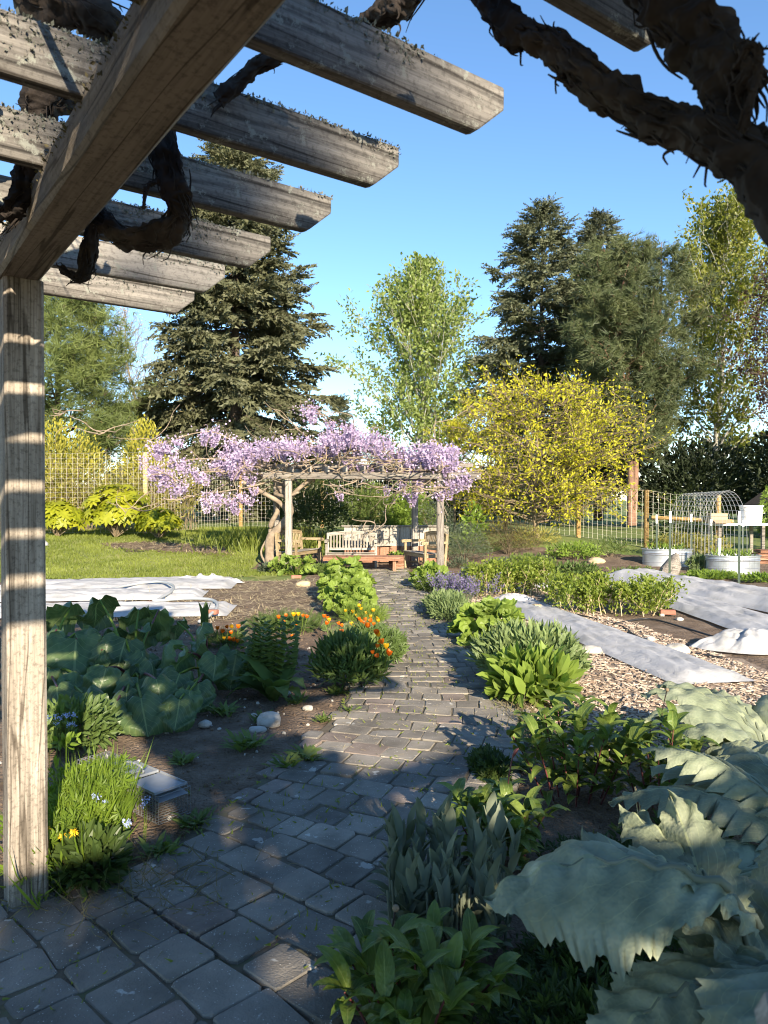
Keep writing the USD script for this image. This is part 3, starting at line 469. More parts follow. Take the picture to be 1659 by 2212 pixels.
# ---------------------------------------------------------------- trees and big shrubs
def wob(p0, d0, L, n, r, droop=0.0, wig=.12):
    """a limb: n points from p0 along d0, bending by droop (negative = down) and wandering"""
    p, d = A(p0, float), unit(d0); out = [p]
    for _ in range(n - 1):
        d = unit(d + V3(0, 0, droop / n) + r.normal(0, wig, 3) * A([1, 1, .6])); p = p + d * L / (n - 1); out.append(p)
    return A(out)
def broadleaf(name, label, cat, x, y, H, W, t0, nb, asc, nleaf, ls, mleaf, mbark, tr, tmpl=FOLD, group=None, cl=.3, seed=1, prof=None, nsub=6, curl=.25, z0=None, lean=(0, 0), leaf_up=.2, subl=.42, bare=0.0, trunks=1, droop=0.0):
    r = R(seed); z0 = float(hz(x, y)) if z0 is None else z0; loc = (x, y, z0); t = thing(name, label, cat, loc, group); prof = prof or (lambda t: max(.12, math.sin(math.pi * min(1, max(0, t)) ** .75) ** .8))
    wood, twigs = [], []
    for q in range(trunks):
        a = r.random() * 6.28; tk = spline([(x + (0.1 * math.cos(a) if trunks > 1 else 0), y + (.1 * math.sin(a) if trunks > 1 else 0), z0 - .1)] + [(x + lean[0] * s + .03 * H * s * r.normal() + (s * W * .35 * math.cos(a) if trunks > 1 else 0), y + lean[1] * s + .03 * H * s * r.normal() + (s * W * .35 * math.sin(a) if trunks > 1 else 0), z0 + H * s * .97) for s in (.25, .5, .75, 1)], 24)
        wood.append(tube(tk, tr * (1 - np.linspace(0, 1, 24) * .93), 8, seed, .06))
        for i in range(nb // trunks):
            s = t0 + (1 - t0) * ((i + r.random()) / (nb // trunks)) * .98; p = A([np.interp(s, np.linspace(0, 1, 24), tk[:, k]) for k in range(3)]); az = i * 2.4 + r.normal(0, .4); e = asc + .5 * s * (asc > .3) + r.normal(0, .12)
            L = W * prof((s - t0) / (1 - t0)) * r.uniform(.7, 1.18); d = V3(math.cos(az) * math.cos(e), math.sin(az) * math.cos(e), math.sin(e)); c = wob(p, d, L, 7, r, curl + droop, .1)
            wood.append(tube(c, np.linspace(max(.012, tr * (1 - s) * .42), .008, 7), 5)); twigs.append((c[3:], 1.0))
            for j in range(nsub):
                f = .2 + .78 * (j + r.random()) / nsub; k = min(5, int(f * 6)); p2 = c[k] + (c[k + 1] - c[k]) * (f * 6 - k); d2 = unit(unit(c[k + 1] - c[k]) + r.normal(0, .65, 3) + V3(0, 0, .25 * (asc > .3))); L2 = L * subl * (1.1 - .55 * f) * r.uniform(.6, 1.2); c2 = wob(p2, d2, L2, 5, r, curl * .5 + droop, .16)
                wood.append(tube(c2, np.linspace(.011, .005, 5), 3)); twigs.append((c2[1:], L2))
    put(t, 'trunk', join(wood), mbark, True, loc=loc)
    if nleaf:
        w = A([len(a) * b for a, b in twigs]); idx = r.choice(len(twigs), nleaf, p=w / w.sum()); k = A([r.integers(0, len(twigs[i][0]) - 1) for i in idx]); f = r.random(nleaf)[:, None]
        a = A([twigs[i][0][j] for i, j in zip(idx, k)]); b = A([twigs[i][0][j + 1] for i, j in zip(idx, k)]); p = a + (b - a) * f + r.normal(0, cl * .4, (nleaf, 3))
        p[:, 2] = np.maximum(p[:, 2], z0 + .1)
        put(t, 'crown', scat(tmpl, p, unit(b - a) * .5 + r.normal(0, .7, (nleaf, 3)) + V3(0, 0, leaf_up), r.normal(0, .6, (nleaf, 3)) + V3(0, -.2, .7), ls * (.6 + .7 * r.random(nleaf))), mleaf, loc=loc)
    return t
def spray(n, seed, w=.5, nw=.02, nl=.09):
    """a flat conifer spray with needles all along its twigs, 1 long"""
    r = R(seed); ps, ds = [], []
    for k in range(n):
        t = k / n; ps.append((0, t, -.12 * t * t)); ds.append(unit(V3(r.choice([-1, 1]) * r.uniform(.5, 1), .7, r.normal(0, .5))))
    for s in (-1, 1):
        for b in range(4):
            t = .12 + .2 * b; l = w * (1 - t) * .8
            for k in range(max(2, int(n * l * .9))):
                q = k / max(2, int(n * l * .9)); ps.append((s * l * q * .8, t + l * q * .75, -.12 * t * t - .06 * q)); ds.append(unit(V3(s * r.uniform(-.6, 1), 1, r.normal(0, .55))))
    m = len(ps); v, f = scat((NEEDLE[0] * A([nw / .07, 1, 1]), NEEDLE[1]), A(ps), A(ds), r.normal(0, 1, (m, 3)), nl * (.7 + .6 * r.random(m))); return v, f
SPRAYS = [spray(11, s, .55, .27, .165) for s in range(4)]
def spruce(name, label, x, y, H, W, mleaf, seed, nb=150, t0=.04, group=None, ns=13, droop=-.35, e0=-.1, prof=None, sl=1.0, tr=.25, gap=.0, z0=None, mbark=None):
    r = R(seed); z0 = float(hz(x, y)) if z0 is None else z0; loc = (x, y, z0); t = thing(name, label, 'tree', loc, group); prof = prof or (lambda t: (1 - t) ** .85 * min(1, .55 + 2.2 * t))
    tk = spline([(x, y, z0 - .1), (x + .05 * r.normal(), y, z0 + H * .5), (x, y, z0 + H)], 20); wood = [tube(tk, tr * (1 - np.linspace(0, 1, 20) * .97), 8, seed, .05)]; P_, D_, N_, S_ = [], [], [], []
    for i in range(nb):
        s = t0 + (1 - t0) * (1 - (1 - (i + r.random()) / nb) ** 1.25) * .985; 
        L = max(.3, W * prof(s) * r.uniform(.72, 1.12)); az = i * 2.4 + r.normal(0, .35); e = e0 + .75 * s ** 1.5 + r.normal(0, .2); d = V3(math.cos(az) * math.cos(e), math.sin(az) * math.cos(e), math.sin(e)); n = 9
        c = [V3(x, y, z0 + H * s)]; 
        for k in range(n - 1): q = k / n; d = unit(d + V3(0, 0, (droop * (1 - s) if q < .55 else .30 * (1 - s)) / n * 2) + r.normal(0, .05, 3)); c.append(c[-1] + d * L / (n - 1))
        c = A(c); wood.append(tube(c, np.linspace(max(.012, tr * .25 * (1 - s)), .006, n), 4)); m = max(6, int(ns * (.5 + L / W * 1.3)))
        f = (.14 + .86 * r.random(m) ** .75) * (n - 1.001); k = f.astype(int); a, b = c[k], c[np.minimum(k + 1, n - 1)]; p = a + (b - a) * (f - k)[:, None]; tg = unit(b - a); side = unit(np.cross(tg, V3(0, 0, 1))) * np.sign(r.random(m) - .5)[:, None]
        P_.append(p); D_.append(tg * .75 + side * (.35 + .7 * r.random(m))[:, None] + V3(0, 0, -.22) + r.normal(0, .18, (m, 3))); N_.append(V3(0, 0, 1) + r.normal(0, .3, (m, 3))); S_.append(sl * (.35 + .38 * L * (1 - .62 * f / n)) * (.65 + .6 * r.random(m)))
        P_.append(c[-1:]); D_.append(tg[-1:] * 0 + d); N_.append(V3(0, 0, 1)[None]); S_.append(A([sl * (.35 + .12 * L)]))
    P_, D_, N_, S_ = map(np.concatenate, (P_, D_, N_, S_)); S_ = np.clip(S_, .25, 1.25); k = r.integers(0, 4, len(P_))
    put(t, 'trunk', join(wood), mbark or M_conbark, True, loc=loc)
    put(t, 'crown', join([scat(SPRAYS[j], P_[k == j], D_[k == j], N_[k == j], S_[k == j]) for j in range(4)]), mleaf, loc=loc)
    return t
L_spruce = leafmat('spruce_needles', [(.062, .068, .036), (.125, .128, .066), (.21, .20, .11)], .12, .6, .7, tint=(1.1, 1.1, .7))
L_spruce2 = leafmat('dark_spruce_needles', [(.06, .07, .038), (.12, .132, .07), (.20, .205, .11)], .12, .6, .7, tint=(1.1, 1.1, .7))
L_pine = leafmat('pine_needles', [(.06, .08, .036), (.12, .14, .058), (.20, .21, .09)], .18, .55, .8)
L_softpine = leafmat('soft_pine_needles', [(.09, .12, .035), (.17, .21, .065), (.26, .29, .10)], .25, .55, .6)
L_poplar = leafmat('poplar_leaves', [(.17, .22, .065), (.27, .33, .10), (.37, .41, .17)], .42, .4, .8)
L_poplar2 = leafmat('yellow_poplar_leaves', [(.13, .15, .03), (.22, .23, .045), (.32, .30, .08)], .42, .4, .8)
L_yellow = leafmat('yellow_tree_leaves', [(.34, .33, .02), (.54, .51, .04), (.68, .63, .08)], .4, .5, 1.4, tint=(1.1, 1.1, .5))
L_cypress = leafmat('golden_cypress', [(.22, .21, .03), (.36, .33, .04), (.48, .42, .06)], .3, .6, 1.4)
L_dark = leafmat('dark_hedge', [(.016, .024, .010), (.034, .048, .018), (.06, .075, .028)], .2, .6, 1.0)
L_plum = leafmat('plum_leaves', [(.045, .025, .02), (.10, .05, .035), (.13, .11, .045)], .3, .5, 1.0)
L_blossom = leafmat('pale_blossom', [(.40, .34, .32), (.55, .47, .45), (.62, .55, .50)], .35, .6, 1)
L_fatsia = leafmat('yellow_green_shrub', [(.20, .23, .015), (.36, .36, .025), (.50, .46, .04)], .35, .35, 2.0)
TUFT = tuft(10, 3, .04, .75); STUFT = tuft(11, 5, .026, .8)
spruce('spruce_tree', 'broad dark spruce tree towering behind the left wisteria', -6.9, 34, 18.2, 5.3, L_spruce, 3, nb=330, t0=.10, ns=20, sl=1.12, droop=-.5, tr=.32, z0=.6, prof=lambda t: (1 - t) ** .62 * min(1, .6 + 2.2 * t))
spruce('spruce_tree', 'small dark spruce far off between the big spruce and the poplar', -3.6, 60, 9.2, 2.6, L_spruce2, 4, nb=110, ns=14, sl=1.5, z0=.6)
spruce('spruce_tree', 'tall ragged spruce with drooping limbs, left one of the right-hand pair', 7.9, 37, 15.6, 5.4, L_spruce2, 5, nb=200, t0=.12, ns=19, droop=-.55, tr=.26, z0=.6, prof=lambda t: (1 - t) ** .6 * min(1, .4 + 2.0 * t))
spruce('spruce_tree', 'tall ragged spruce, right one of the right-hand pair behind the pine', 10.9, 37.5, 15.4, 4.2, L_spruce2, 6, nb=190, t0=.12, ns=19, droop=-.5, tr=.26, z0=.6, prof=lambda t: (1 - t) ** .6 * min(1, .4 + 2.0 * t))
pineprof = lambda t: max(.25, math.sin(math.pi * min(1, t * .86 + .16)) ** .7)
broadleaf('pine_tree', 'bushy green pine with reddish trunks behind the yellow tree', 'tree', 10.4, 31, 12.0, 2.7, .2, 110, .3, 15000, .33, L_pine, M_pinebark, .15, TUFT, cl=.45, seed=7, prof=pineprof, nsub=6, curl=.5, z0=.6, trunks=3)
broadleaf('pine_tree', 'soft long-needled pine at far left behind the golden cypress', 'tree', -13.0, 30, 10.6, 4.0, .12, 80, .12, 8500, .45, L_softpine, M_conbark, .2, STUFT, cl=.5, seed=8, prof=lambda t: (1 - t) ** .55 * .95 + .1, nsub=6, curl=.35, z0=.6, leaf_up=.5)
poprof = lambda t: max(.15, math.sin(math.pi * min(1, t ** .8 * .88 + .1)) ** .8)
broadleaf('poplar_tree', 'slender pale green poplar standing alone against the sky at centre', 'tree', 1.9, 38, 13.4, 4.9, .06, 110, .55, 26000, .21, L_poplar, M_palebark, .17, cl=.38, seed=9, prof=lambda t: max(.12, math.sin(math.pi * min(1, t ** .75 * .9 + .12)) ** .7), nsub=7, curl=.30, z0=.6, subl=.5)
broadleaf('poplar_tree', 'tall yellow-green poplar with bare limbs right of the pine', 'tree', 15.6, 35, 15.2, 4.8, .2, 100, .7, 21000, .21, L_poplar2, M_palebark, .18, cl=.42, seed=10, prof=poprof, nsub=7, curl=.2, z0=.4, lean=(.6, 0))
broadleaf('plum_tree', 'reddish dark-leaved tree at the far right edge', 'tree', 16.2, 28.5, 11.5, 3.6, .12, 70, .4, 12000, .13, L_plum, M_conbark, .16, cl=.4, seed=11, z0=.3)
broadleaf('cherry_tree', 'thin bare tree with a haze of pale blossom left of the big spruce', 'tree', -13.5, 40, 11.5, 3.0, .2, 60, .75, 3000, .08, L_blossom, M_twig, .12, cl=.3, seed=12, nsub=8, z0=.6)
broadleaf('yellow_tree', 'wide yellow-flowering tree full of twigs right of the wisteria arbour', 'tree', 4.4, 21.2, 4.3, 3.0, .10, 120, .22, 15500, .10, L_yellow, M_twig, .09, OVAL, cl=.17, seed=13, prof=lambda t: max(.4, math.sin(math.pi * min(1, t * .7 + .22)) ** .6), nsub=9, curl=.15, trunks=1, subl=.5, droop=-.12)
broadleaf('yellow_tree', 'smaller yellow shrub showing above the right end of the arbour', 'shrub', 2.3, 24, 3.6, 1.3, .2, 40, .5, 3000, .08, L_yellow, M_twig, .05, LOBED, cl=.15, seed=14, nsub=6)

def lump(d, seed, amp=.5, f=2.3): return 1 - amp / 2 + amp * (meshkit.fbm(d * f + 10, 3, seed) - .2)
def bush(name, label, cat, x, y, rx, ry, h, n, ls, mleaf, tmpl=FOLD, seed=1, stems=14, mstem=None, shell=.42, up=.35, group=None, amp=.55, z0=None, crown='foliage', out=1.0, zc=.38, nup=.5, sr=.006, flat=None):
    """a plant of many leaves: an uneven dome of foliage on stems"""
    r = R(seed + 100); z0 = float(hz(x, y)) if z0 is None else z0; loc = (x, y, z0); t = thing(name, label, cat, loc, group)
    d = sphere_dirs(n, r, -.75); q = r.random(n) ** shell * lump(d, seed, amp); rel = d * q[:, None]; hh = np.where(d[:, 2] > 0, 1 - zc, zc) * h
    p = np.c_[rel[:, 0] * rx, rel[:, 1] * ry, zc * h + rel[:, 2] * hh]; p[:, 2] = np.maximum(p[:, 2], .02 + .05 * r.random(n) * h)
    D = d * out + r.normal(0, .55, (n, 3)) + V3(0, 0, up)
    m = scat(tmpl, p, D, d * .5 + r.normal(0, .5, (n, 3)) + V3(0, 0, nup), ls * (.6 + .7 * r.random(n)))
    m[0][:, 2] = np.maximum(m[0][:, 2], .005); put(t, crown, m, mleaf)
    if stems:
        g = r.integers(0, n, stems); put(t, 'stems', join([tube(spline([(p[i, 0] * .12, p[i, 1] * .12, -.02), (p[i, 0] * .45, p[i, 1] * .45, p[i, 2] * .6), p[i] * .96], 6), np.linspace(sr, sr * .4, 6), 4) for i in g]), mstem or M_twig, True)
    return t
# behind the fence
bush('golden_cypress', 'golden yellow-green cypress at the left edge behind the fence', 'shrub', -10.6, 24.2, 1.9, 1.3, 3.7, 9000, .13, L_cypress, OVAL, 21, 30, zc=.3, up=.9)
bush('golden_cypress', 'pointed golden cypress between the soft pine and the big spruce', 'shrub', -7.9, 24.4, .95, .9, 3.9, 6000, .12, L_cypress, OVAL, 22, 20, zc=.25, up=1.0)
L_willow = leafmat('thin_yellow_leaves', [(.22, .21, .05), (.34, .31, .08), (.44, .38, .13)], .35, .5, 1.2)
def thicket(label, x, y, rx, h, nst, nl, seed):
    r = R(seed); z0 = float(hz(x, y)); t = thing('willow_thicket', label, 'shrub', (x, y, z0)); st, pp, dd = [], [], []
    for k in range(nst):
        b = V3(r.uniform(-rx, rx), r.uniform(-.4, .4), 0); c = wob(b, V3(r.normal(0, .18), r.normal(0, .1), 1), h * r.uniform(.6, 1.05), 9, r, 0, .1); st.append(tube(c, np.linspace(.012, .004, 9), 3)); m = nl // nst; i = 2 + r.integers(0, 6, m); pp.append(c[i] + r.normal(0, .1, (m, 3))); dd.append(r.normal(0, .7, (m, 3)) + V3(0, 0, .4))
    put(t, 'stems', join(st), M_twig, True); pp, dd = np.vstack(pp), np.vstack(dd); put(t, 'foliage', scat(LANCE, pp, dd, r.normal(0, 1, pp.shape), .1 + .08 * r.random(len(pp))), L_willow)
thicket('thicket of thin pale stems behind the left fence, beside the post', -7.4, 23.3, 1.5, 2.6, 90, 3600, 5)
thicket('thicket of thin pale stems behind the fence at the left edge', -11.2, 23.3, 2.2, 2.9, 130, 5200, 6)
# yellow-green shrubs along the fence
WHORL = (np.vstack([(LANCE[0] * A([1.9, 1, 1])) @ A([[math.cos(a), -math.sin(a), 0], [math.sin(a), math.cos(a), 0], [0, 0, 1]]) for a in np.linspace(0, 2 * math.pi, 9)[:-1]]), np.vstack([LANCE[1] + 6 * k for k in range(8)]))
def whorls(label, x, y, rx, h, n, seed):
    r = R(seed); z0 = float(hz(x, y)); t = thing('paperbush', label, 'shrub', (x, y, z0), 'whorled yellow-green shrubs at the fence'); d = sphere_dirs(n, r, -.3); q = r.random(n) ** .35 * lump(d, seed, .4); p = d * q[:, None] * A([rx, rx * .7, h * .55]) + V3(0, 0, h * .45); p[:, 2] = np.maximum(p[:, 2], .08)
    N = d + V3(0, -.1, .7) + r.normal(0, .25, (n, 3)); put(t, 'foliage', scat(WHORL, p, np.cross(N, r.normal(0, 1, (n, 3))), N, .17 + .1 * r.random(n)), L_fatsia)
    put(t, 'stems', join([tube(spline([(0, 0, 0), p[i] * A([.5, .5, .6]), p[i]], 6), np.linspace(.014, .006, 6), 4) for i in range(0, n, 4)]), M_twig, True)
whorls('yellow-green shrub half hidden by the pergola post', -9.3, 21.0, .75, 1.15, 150, 1)
whorls('largest yellow-green whorled shrub, before the tall fence post', -7.6, 20.9, 1.0, 1.6, 260, 2)
whorls('small yellow-green shrub, rightmost of three at the fence', -6.3, 20.6, .7, .95, 130, 3)
# shrubs round the arbour
L_lilac = leafmat('lilac_leaves', [(.035, .055, .016), (.07, .10, .028), (.12, .155, .045)], .3, .45, 1.6)
L_bright = leafmat('bright_green_leaves', [(.13, .20, .03), (.22, .31, .05), (.33, .40, .08)], .4, .4, 2.0)
L_mid = leafmat('mid_green_leaves', [(.085, .125, .03), (.15, .205, .05), (.23, .28, .08)], .35, .5, 2.0)
L_grey = leafmat('grey_green_leaves', [(.06, .08, .05), (.12, .145, .09), (.20, .22, .14)], .25, .7, 2.0)
L_brown = leafmat('brownish_shrub_leaves', [(.06, .05, .02), (.11, .085, .035), (.16, .13, .05)], .25, .6, 1.6)
bush('lilac_bush', 'big dark green lilac bush behind the left end of the white bench', 'shrub', -2.1, 20.6, 1.35, 1.2, 2.3, 7000, .085, L_lilac, FOLD, 31, 30)
bush('currant_bush', 'green bush with brown twigs above the white board wall', 'shrub', -.35, 21.3, .95, .7, 1.75, 3600, .08, L_mid, LOBED, 32, 60)
bush('currant_bush', 'lighter green bush above the right half of the board wall', 'shrub', .75, 21.0, .75, .7, 1.6, 2600, .09, L_bright, LOBED, 33, 30)
bush('juniper_bush', 'dark grey-green bush behind the right rear arbour post', 'shrub', 1.35, 20.6, .7, .6, 1.35, 3600, .06, L_grey, LANCE, 34, 20)
bush('rosemary_bush', 'rounded dark grey-green bush right of the right front arbour post', 'shrub', 1.95, 17.9, .72, .6, 1.05, 4600, .055, L_grey, LANCE, 35, 20)
bush('spirea_bush', 'reddish-brown shrub left of the yellow tree trunk', 'shrub', 3.15, 18.6, .95, .7, .95, 3600, .06, L_brown, LANCE, 36, 40)
bush('green_sapling', 'slim bright green sapling right of the right front arbour post', 'sapling', 2.35, 19.2, .33, .3, 1.35, 340, .15, L_bright, OVAL, 37, 8, up=.1)
bush('wild_shrub', 'low twiggy brown shrub behind the wisteria trunk', 'shrub', -2.95, 21.3, .45, .4, 1.0, 700, .07, L_brown, LANCE, 38, 40)
# dark background beyond the fence
for i, (x, y, rx, h, lab) in enumerate([(-15, 52, 5, 4.5, 'dark tree mass far behind the soft pine'), (-7.0, 50, 5.0, 3.4, 'dark hedge in shade far behind the spruce trunk'), (1.5, 58, 6, 3.0, 'dark hedge far behind the arbour'), (9.5, 52, 5, 4.0, 'dark hedge far behind the yellow tree'), (14.0, 33, 3.2, 3.8, 'dark evergreen bushes behind the wire arch'), (17.8, 31, 3.0, 4.6, 'dark evergreen bushes at the right edge behind the shed'), (22, 46, 6, 5.5, 'dark trees far off at the right edge'), (4.5, 33, 3, 2.2, 'dark undergrowth behind the yellow tree')]):
    bush('background_hedge', lab, 'hedge', x, y, rx, 2.0, h, 4200, .42 if y > 40 else .26, L_dark, OVAL, 50 + i, 0, z0=.45, shell=.3, crown='foliage')

broadleaf('pine_tree', 'tall bare-stemmed pine with a small crown behind the viewer', 'tree', 5.98, -16.55, 11.0, .42, .82, 34, .2, 1100, .22, L_pine, M_pinebark, .08, TUFT, cl=.25, seed=41, nsub=5, z0=0.0)
# ---------------------------------------------------------------- fence of wooden posts and square wire mesh
M_fencewire = plain('bright_fence_wire', (.60, .57, .48), .5, .1)
def wirefence(label, pts, H, sx=.16, sz=.15, posts=True, r=.0026, group=None, wood=None, pr=.07, z0=None, wm=None):
    pts = A(pts); zb = lambda p: float(hz(*p)) if z0 is None else z0; loc = (*pts[0], zb(pts[0])); t = thing('wire_fence', label, 'fence', loc, group); w = []
    hs = np.broadcast_to(H, (len(pts),))
    if posts:
        for p, h in zip(pts, hs): put(t, 'post', tube([(0, 0, -.1), (0, 0, h * .5), (0, 0, h - .01), (0, 0, h)], [pr, pr * .98, pr * .95, pr * .85], 10), wood or M_fencepost, True, M=np.block([[np.eye(3), (V3(*p, zb(p)) - A(loc))[:, None]], [np.zeros((1, 3)), np.ones((1, 1))]]))
    for a, b, ha, hb in zip(pts[:-1], pts[1:], hs[:-1], hs[1:]):
        n = max(2, int(np.linalg.norm(b - a) / sx)); za, zz = zb(a), zb(b); q = lambda s, k: V3(*(a + (b - a) * s), (za + (zz - za) * s) + (ha + (hb - ha) * s) * k) + V3(0, -pr - .004, -.05 * math.sin(math.pi * s) * k + .01 * math.sin(37 * s + 9 * k))
        m = int(max(ha, hb) / sz)
        for k in range(m + 1): w.append(tube([q(s, k / m * .97 + .02) for s in np.linspace(0, 1, 6)], r, 3, cap=False))
        for i in range(n + 1): w.append(tube([q(i / n, .02), q(i / n, .5), q(i / n, .99)], r, 3, cap=False))
    put(t, 'wire_mesh', join(w), wm or M_fencewire, loc=loc, kind='stuff'); return t
wirefence('tall deer fence of square wire on yellow posts behind the lawn', [(-13.6, 21.9), (-7.05, 21.8), (-5.2, 26.8), (-2.2, 26.2), (1.4, 25.4)], [2.5, 2.42, 2.2, 2.2, 1.9])
wirefence('square wire fence on yellow posts running behind the yellow tree', [(1.4, 25.4), (3.95, 24.0), (5.85, 22.2), (7.25, 20.4)], [1.75, 1.6, 1.6, 1.6])
# ---------------------------------------------------------------- wisteria arbour
arb = thing('garden_arbour', 'low grey timber arbour smothered in blooming wisteria at the path end', 'arbour', (-.7, 16.8, 0)); AL = V3(-.7, 16.8, 0)
AI = np.eye(4); AI[:3, 3] = -AL
def aboard(name, p0, p1, w, h, mat, bev=.01, up=(0, 0, 1)): b, M = board(p0, p1, w, h, bev, up); return put(arb, name, b, mat, M=AI @ M)
FL, FR, BR, BL = V3(-2.13, 16.5, 0), V3(1.2, 15.75, 0), V3(.74, 17.7, 0), V3(-2.75, 18.9, 0)
for p in (FL, FR, BR, BL): z = float(hz(p[0], p[1])) * .5; aboard('post', p + V3(0, 0, -.1), p + V3(0, 0, 2.05 if p is not BL else 2.2), .15, .15, M_greypost, .012, up=(0, 1, 0))
dfr = unit(FR - FL); dbk = unit(BR - BL)
aboard('beam', FL - dfr * .6 + V3(0, -.06, 2.12), FR + dfr * .85 + V3(0, -.06, 2.09), .045, .14, M_greypost)
aboard('beam', BL - dbk * .5 + V3(0, .06, 2.22), BR + dbk * .9 + V3(0, .06, 2.10), .045, .14, M_greypost)
for k in range(9):
    s = (k + .2) / 8.4; a = FL + (FR - FL) * s; b = BL + (BR - BL) * s; d = unit(b - a); aboard('rafter', a - d * .22 + V3(0, 0, 2.255), b + d * .5 + V3(0, 0, 2.29), .04, .13, M_greypost, .006)
aboard('purlin', FL - dfr * .9 + V3(-.1, .5, 2.36), FR + dfr * .75 + V3(0, .45, 2.34), .05, .09, M_greypost)
aboard('purlin', FL - dfr * .9 + V3(-.2, 1.3, 2.37), FR + dfr * .55 + V3(-.1, 1.2, 2.35), .05, .09, M_greypost)
# the wisteria itself
M_petal = leafmat('wisteria_petals', [(.40, .31, .46), (.58, .48, .63), (.76, .68, .79)], .3, .6, 2.5, tint=(1.05, 1, 1.1))
wis = thing('wisteria', 'old wisteria with lilac blossom clusters sprawling over the low arbour', 'wisteria', (-2.55, 17.2, .05)); WL = V3(-2.55, 17.2, .05); r = R(77); wood, tips = [], []
def wlimb(pts, r0, r1, n=24, sides=7): c = spline(pts, n); wood.append(tube(c, np.linspace(r0, r1, n), sides, len(wood), .12)); return c
wlimb([(-2.62, 17.1, -.1), (-2.66, 17.1, .4), (-2.6, 17.08, .75), (-2.35, 17.0, 1.0), (-2.15, 16.95, 1.35), (-2.3, 16.9, 1.75), (-2.55, 16.9, 2.15)], .115, .06, 30, 10)
wlimb([(-2.60, 17.1, .7), (-2.62, 17.1, 1.0), (-2.45, 17.0, 1.35), (-2.5, 17, 1.7), (-2.2, 16.9, 2.0), (-1.6, 16.8, 2.3)], .065, .04, 30, 9)
wlimb([(-2.35, 17.0, .95), (-2.2, 17.0, 1.2), (-2.35, 16.8, 1.5), (-2.75, 16.7, 1.75), (-3.2, 16.6, 2.0)], .07, .04, 24, 8)
wlimb([(-2.2, 16.95, 1.6), (-2.0, 16.6, 1.75), (-1.7, 16.5, 2.0), (-1.3, 16.5, 2.2)], .06, .035, 20, 8)
wlimb([(-2.5, 16.9, 1.72), (-2.2, 16.6, 1.66), (-1.9, 16.45, 1.75)], .045, .025, 20, 7)
wlimb([(-2.75, 17.15, .1), (-2.85, 17.1, .35), (-2.76, 17.1, .6), (-2.66, 17.1, .7)], .03, .02, 14, 6)
# long arms
arms = [[(-2.5, 16.8, 2.2), (-3.3, 16.7, 2.45), (-4.2, 16.6, 2.5), (-4.9, 16.5, 2.35), (-5.2, 16.5, 2.15)], [(-2.6, 16.9, 2.3), (-3.2, 16.8, 2.75), (-3.8, 16.8, 3.1), (-4.3, 16.7, 3.08), (-4.9, 16.6, 2.85), (-5.25, 16.6, 2.6)],
    [(-2.5, 16.8, 2.1), (-3.2, 16.6, 2.2), (-4.0, 16.4, 2.2), (-4.6, 16.4, 2.0), (-5.0, 16.3, 2.05)], [(-2.6, 16.8, 2.0), (-3.1, 16.5, 1.85), (-3.7, 16.4, 1.75), (-4.1, 16.3, 1.62)], [(-2.6, 16.9, 1.9), (-3.0, 16.6, 1.62), (-3.5, 16.5, 1.45)],
    [(-2.3, 16.7, 2.3), (-1.5, 16.5, 2.5), (-.6, 16.3, 2.5), (.3, 16.1, 2.4), (1.1, 15.9, 2.35), (1.5, 15.7, 2.2), (1.75, 15.7, 2.05)], [(-2.3, 17.2, 2.4), (-1.3, 17.0, 2.75), (-.5, 16.9, 2.7), (.4, 16.8, 2.6), (1.3, 16.5, 2.5), (1.5, 16.4, 2.75)],
    [(-1.4, 16.8, 2.6), (-1.2, 16.8, 3.0), (-1.25, 16.8, 3.3), (-1.5, 16.8, 3.6), (-1.75, 16.8, 3.7)], [(-.9, 16.7, 2.4), (-.3, 16.4, 2.2), (.2, 16.2, 1.95), (.5, 16.1, 1.75)], [(.2, 16.5, 2.3), (.7, 16.2, 2.1), (1.1, 15.8, 1.9), (1.5, 15.6, 1.9), (1.8, 15.6, 1.85)],
    [(-.2, 16.5, 2.4), (-.6, 16.1, 2.0), (-1.0, 16.0, 1.85), (-.8, 15.95, 1.7)], [(.3, 16.3, 2.2), (.42, 16.0, 1.8), (.6, 15.9, 1.4)], [(-3.2, 16.8, 2.3), (-3.6, 17.0, 2.7), (-3.0, 17.1, 2.8), (-2.0, 17, 2.85), (-1.2, 16.9, 3.0)]]
curves = []
for a in arms: curves.append(wlimb(a, .022, .008, 26, 6))
for k in range(300):
    c = curves[k % len(curves)] if k < 150 else None
    p = c[r.integers(2, len(c))] if c is not None else V3(r.uniform(-3.6, 1.7), r.uniform(15.7, 18.4), 0) * 1.0
    if c is None: p = V3(p[0], p[1] - .14 * (p[0] + 2), r.uniform(2.05, 2.45) + .18 * math.exp(-((p[0] + .9) / 1.2) ** 2))
    d = V3(r.normal(0, 1), r.normal(-.1, .6), r.normal(0, .22)); L = r.uniform(.4, 1.3); pts = [p]; 
    for _ in range(5): d = unit(d + r.normal(0, .45, 3) * A([1, 1, .7])); pts.append(pts[-1] + d * L / 5)
    q = spline(pts, 12); wood.append(tube(q, np.linspace(.017 * r.uniform(.5, 1.1), .005, 12), 5)); curves.append(q)
put(wis, 'branches', join(wood), M_wisbark, True, loc=WL)
def raceme(L, seed, w=1.0):
    """one hanging cluster: florets on short stalks all round a tapering axis"""
    q = R(seed); n = int(100 * w); t = q.random(n) ** .8; a = q.random(n) * 6.28; rad = (.075 * (1 - t * .8) + .012) * w; p = np.c_[rad * np.cos(a), rad * np.sin(a), -L * t]; return scat((FOLD[0] * A([1.7, 1, 2]), FOLD[1]), p, np.c_[np.cos(a), np.sin(a), -.4 - .0 * a] + q.normal(0, .4, (n, 3)), q.normal(0, 1, (n, 3)), (.040 + .026 * q.random(n)) * (1.1 - .45 * t))
